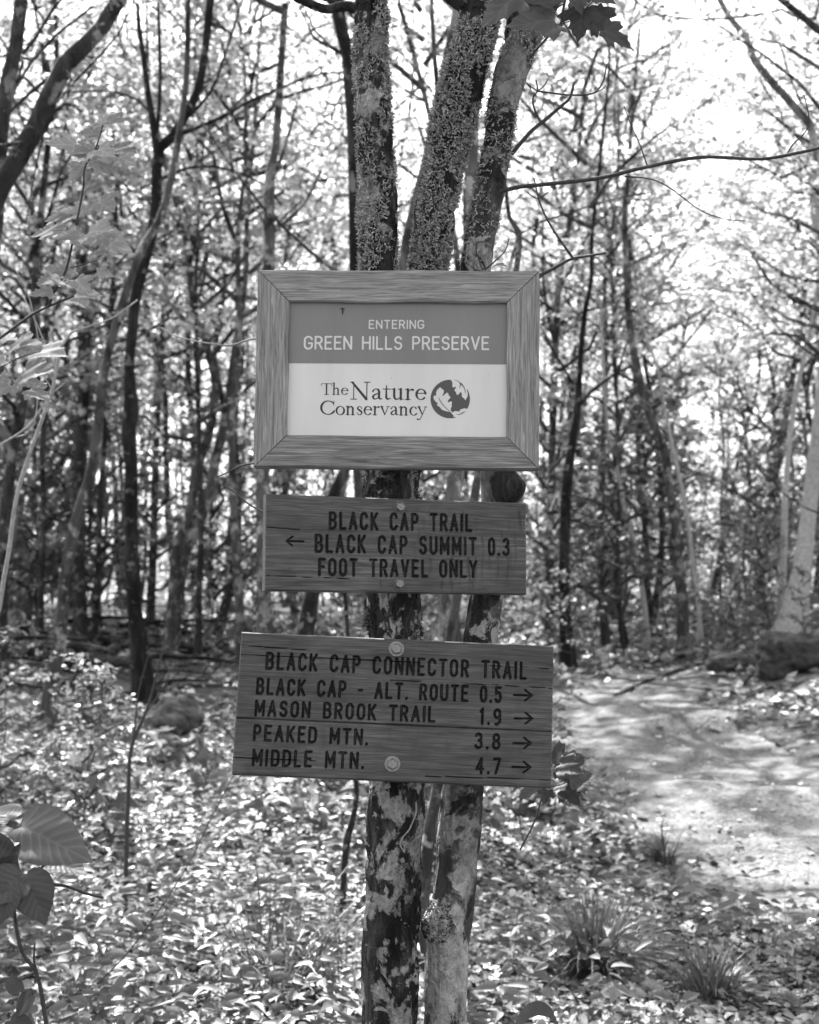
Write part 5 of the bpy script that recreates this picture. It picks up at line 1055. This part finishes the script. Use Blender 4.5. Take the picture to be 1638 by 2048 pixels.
# low herbs on thin stems
RK = on_ground(345, 1462)
def herbs(n, seed, y0, y1, pw, dens, hmax, lsize, kind):
    def keep(x, y, rs):
        return ~((x < -.9) & (y > 9.5) & (y < 16) & (rs.rand(len(x)) < .96)) & ~((x > 2.0) & (y > 8.0) & (y < 16) & (rs.rand(len(x)) < .85)) & (np.hypot(x - RK[0], (y - RK[1]) * .5) > .55) & (trail_sdf(x, y) > .25) & (rs.rand(len(x)) < dens(x, y) * (.25 + .75 * sm(.42, .6, fbm(x * .9, y * .9, s=77))))
    x, y, rs = scatter(n, y0, y1, pw, seed, keep); P = []; Yd = []; Nn = []; S = []
    for xx, yy in zip(x, y):
        h = hmax * rs.uniform(.3, 1.0); m = rs.randint(4, 8); z0 = float(hgt(xx, yy)); lean = rs.randn(2) * .1 * h; a0 = rs.rand() * 6
        for q in range(m):
            a = a0 + q * 2.2; hh = h * (.55 + .45 * q / m); P.append((xx + lean[0] * hh / h + .02 * math.cos(a), yy + lean[1] * hh / h + .02 * math.sin(a), z0 + hh)); Yd.append((math.cos(a), math.sin(a), rs.uniform(-.3, .25))); Nn.append((rs.randn() * .5, rs.randn() * .5 - .65, .8)); S.append(lsize * rs.uniform(.6, 1.3))
    V, F = leaf_cloud(np.array(P), np.array(Yd), np.array(Nn), np.array(S), kind)
    # stems: thin three sided prisms
    k = len(x); z0 = hgt(x, y); b = np.stack([x, y, z0], -1); tq = b + np.stack([rs.randn(k) * .02, rs.randn(k) * .02, np.full(k, hmax * .6)], -1)
    off = np.array([(.0016, 0, 0), (-.0008, .0014, 0), (-.0008, -.0014, 0)]); sv = np.stack([b[:, None] + off, tq[:, None] + off * .5], 1).reshape(-1, 3); base = np.arange(k)[:, None] * 6
    sq = np.concatenate([base + np.array([[i, (i + 1) % 3, 3 + (i + 1) % 3, 3 + i]]) for i in range(3)])
    return np.vstack([V, sv]), [F, sq + len(V)]
left_d = lambda x, y: np.where(x < .3, 1.0, .3) * np.where(y < 6.2, 1.0, .7)
V1, F1 = herbs(3000, 90, 4.3, 9.5, 1.3, left_d, .34, .06, 'ovate')
o = ob('undergrowth', np_mesh('undergrowth', V1, F1, M_leaf_under, True)); o['kind'] = 'stuff'; o['label'] = 'low leafy seedlings covering the foreground floor'; o['category'] = 'undergrowth'
V1, F1 = herbs(480, 93, 4.7, 8, 1.2, lambda x, y: np.where(x < -.15, 1.0, .12), .5, .068, 'ovate')
o = ob('undergrowth', np_mesh('undergrowth', V1, F1, M_leaf_under, True)); o['kind'] = 'stuff'; o['label'] = 'taller ovate leaved seedlings rising out of the left foreground'; o['category'] = 'undergrowth'
V1, F1 = herbs(2600, 91, 7.0, 24, 1.0, lambda x, y: np.where(x < 0, .9, .6), .34, .11, 'maple')
o = ob('undergrowth', np_mesh('undergrowth', V1, F1, M_leaf_under, True)); o['kind'] = 'stuff'; o['label'] = 'low maple seedlings spread between the far trunks'; o['category'] = 'undergrowth'
rs = np.random.RandomState(640); V = []; F = []; b = 0; oc = np.array([(1, 0, 0), (0, 1, 0), (-1, 0, 0), (0, -1, 0), (0, 0, .7), (.7, .7, .3), (-.7, .6, .35)]); of = [(0, 5, 4), (5, 1, 4), (1, 6, 4), (6, 2, 4), (2, 3, 4), (3, 0, 4)]
for i in range(5200):
    y = 5.0 + 10.5 * rs.rand() ** 1.2; x = rs.uniform(.6, .33 * y + .4)
    if x < .6: continue
    if float(trail_sdf(np.array(x), np.array(y))) > .25 or rs.rand() < .45: continue
    r = .004 + .016 * rs.rand() ** 4; a = rs.rand() * 6.28; q = oc * (1 + .5 * (rs.rand(7, 1) - .5)) * r; ca, sa = math.cos(a), math.sin(a); q = np.column_stack([q[:, 0] * ca - q[:, 1] * sa, q[:, 0] * sa + q[:, 1] * ca, q[:, 2]])
    V.append(q + np.array([x, y, float(hgt(x, y)) + .008])); F.append(np.array(of) + b); b += 7
op = ob('pebbles', np_mesh('pebbles', np.concatenate(V), np.concatenate(F), plain_mat('pebble_stone', .3, .9, 25, .7), False)); op['kind'] = 'stuff'; op['label'] = 'grit and small stones pressed into the trail'; op['category'] = 'pebbles'
def grass(label, px, py, n, L, spread, seed, Y=None):
    g_ = on_ground(px, min(py, 2300)) if Y is None else np.array([(px - 819) / FP * Y, Y, 0]); rs = np.random.RandomState(seed); V = []; Q = []; b = 0
    for i in range(n):
        a = rs.rand() * 6.28; r = spread * rs.rand() ** .7 * .4; p = np.array([g_[0] + r * math.cos(a), g_[1] + r * math.sin(a), 0]); p[2] = float(hgt(p[0], p[1])); l = L * rs.uniform(.5, 1.2)
        d = np.array([math.cos(a + rs.randn() * .5), math.sin(a + rs.randn() * .5), 0]); side = np.array([-d[1], d[0], 0]); out = rs.uniform(.3, 1.15)
        for k in range(6):
            t = k / 5; c = p + d * l * out * t ** 1.5 + np.array([0, 0, l * (t * (1.15 - .2 * out) - .55 * out * t ** 2.4)]); w_ = .0038 * (1 - t ** 2) + .0003; V += [c - side * w_, c + side * w_ + np.array([0, 0, .0008])]
        Q += [(b + 2 * k, b + 2 * k + 1, b + 2 * k + 3, b + 2 * k + 2) for k in range(5)]; b += 12
    c = np.array([g_[0], g_[1], float(hgt(g_[0], g_[1]))])
    o = ob('grass_tuft', np_mesh('grass_tuft', np.array(V) - c, np.array(Q), M_grass, False), None, loc=tuple(c)); return tag(o, label, 'grass tuft')
grass('largest dark grass tuft right of the sign tree at the bottom', 1185, 1960, 460, .34, .22, 1)
grass('flat spreading grass tuft at the bottom near the small pale stone', 1420, 2010, 200, .24, .2, 2)
grass('small upright grass tuft on the trail edge above the large one', 1330, 1725, 70, .2, .14, 3)
grass('thin arching grass clump at the very bottom left of the sign tree', 560, 2020, 150, .5, .4, 4)
grass('sparse grass blades beside the left foot of the sign tree', 690, 2030, 80, .42, .3, 5)
# blade like leaf at the very bottom
t = tag(empty('long_leaf_plant'), 'single long blurred blade leaf at the bottom right of the sign tree', 'plant')
V = []; Q = []
pth = spline(np.array([at(1010, 2120, 2.0), at(1040, 2040, 2.0), at(1075, 2016, 2.0), at(1105, 2030, 2.0), at(1120, 2070, 1.98)]), .01)
for i, c in enumerate(pth):
    w_ = .008 * math.sin(PI * (i + .5) / len(pth)) + .001; V += [c + np.array([0, -w_ * .6, -w_]), c + np.array([0, 0, .001]), c + np.array([0, w_ * .6, w_])]
    if i: Q += [(3 * i - 3, 3 * i - 2, 3 * i + 1, 3 * i), (3 * i - 2, 3 * i - 1, 3 * i + 2, 3 * i + 1)]
ob('leaf', np_mesh('leaf', V, np.array(Q), M_leaf_near), t)
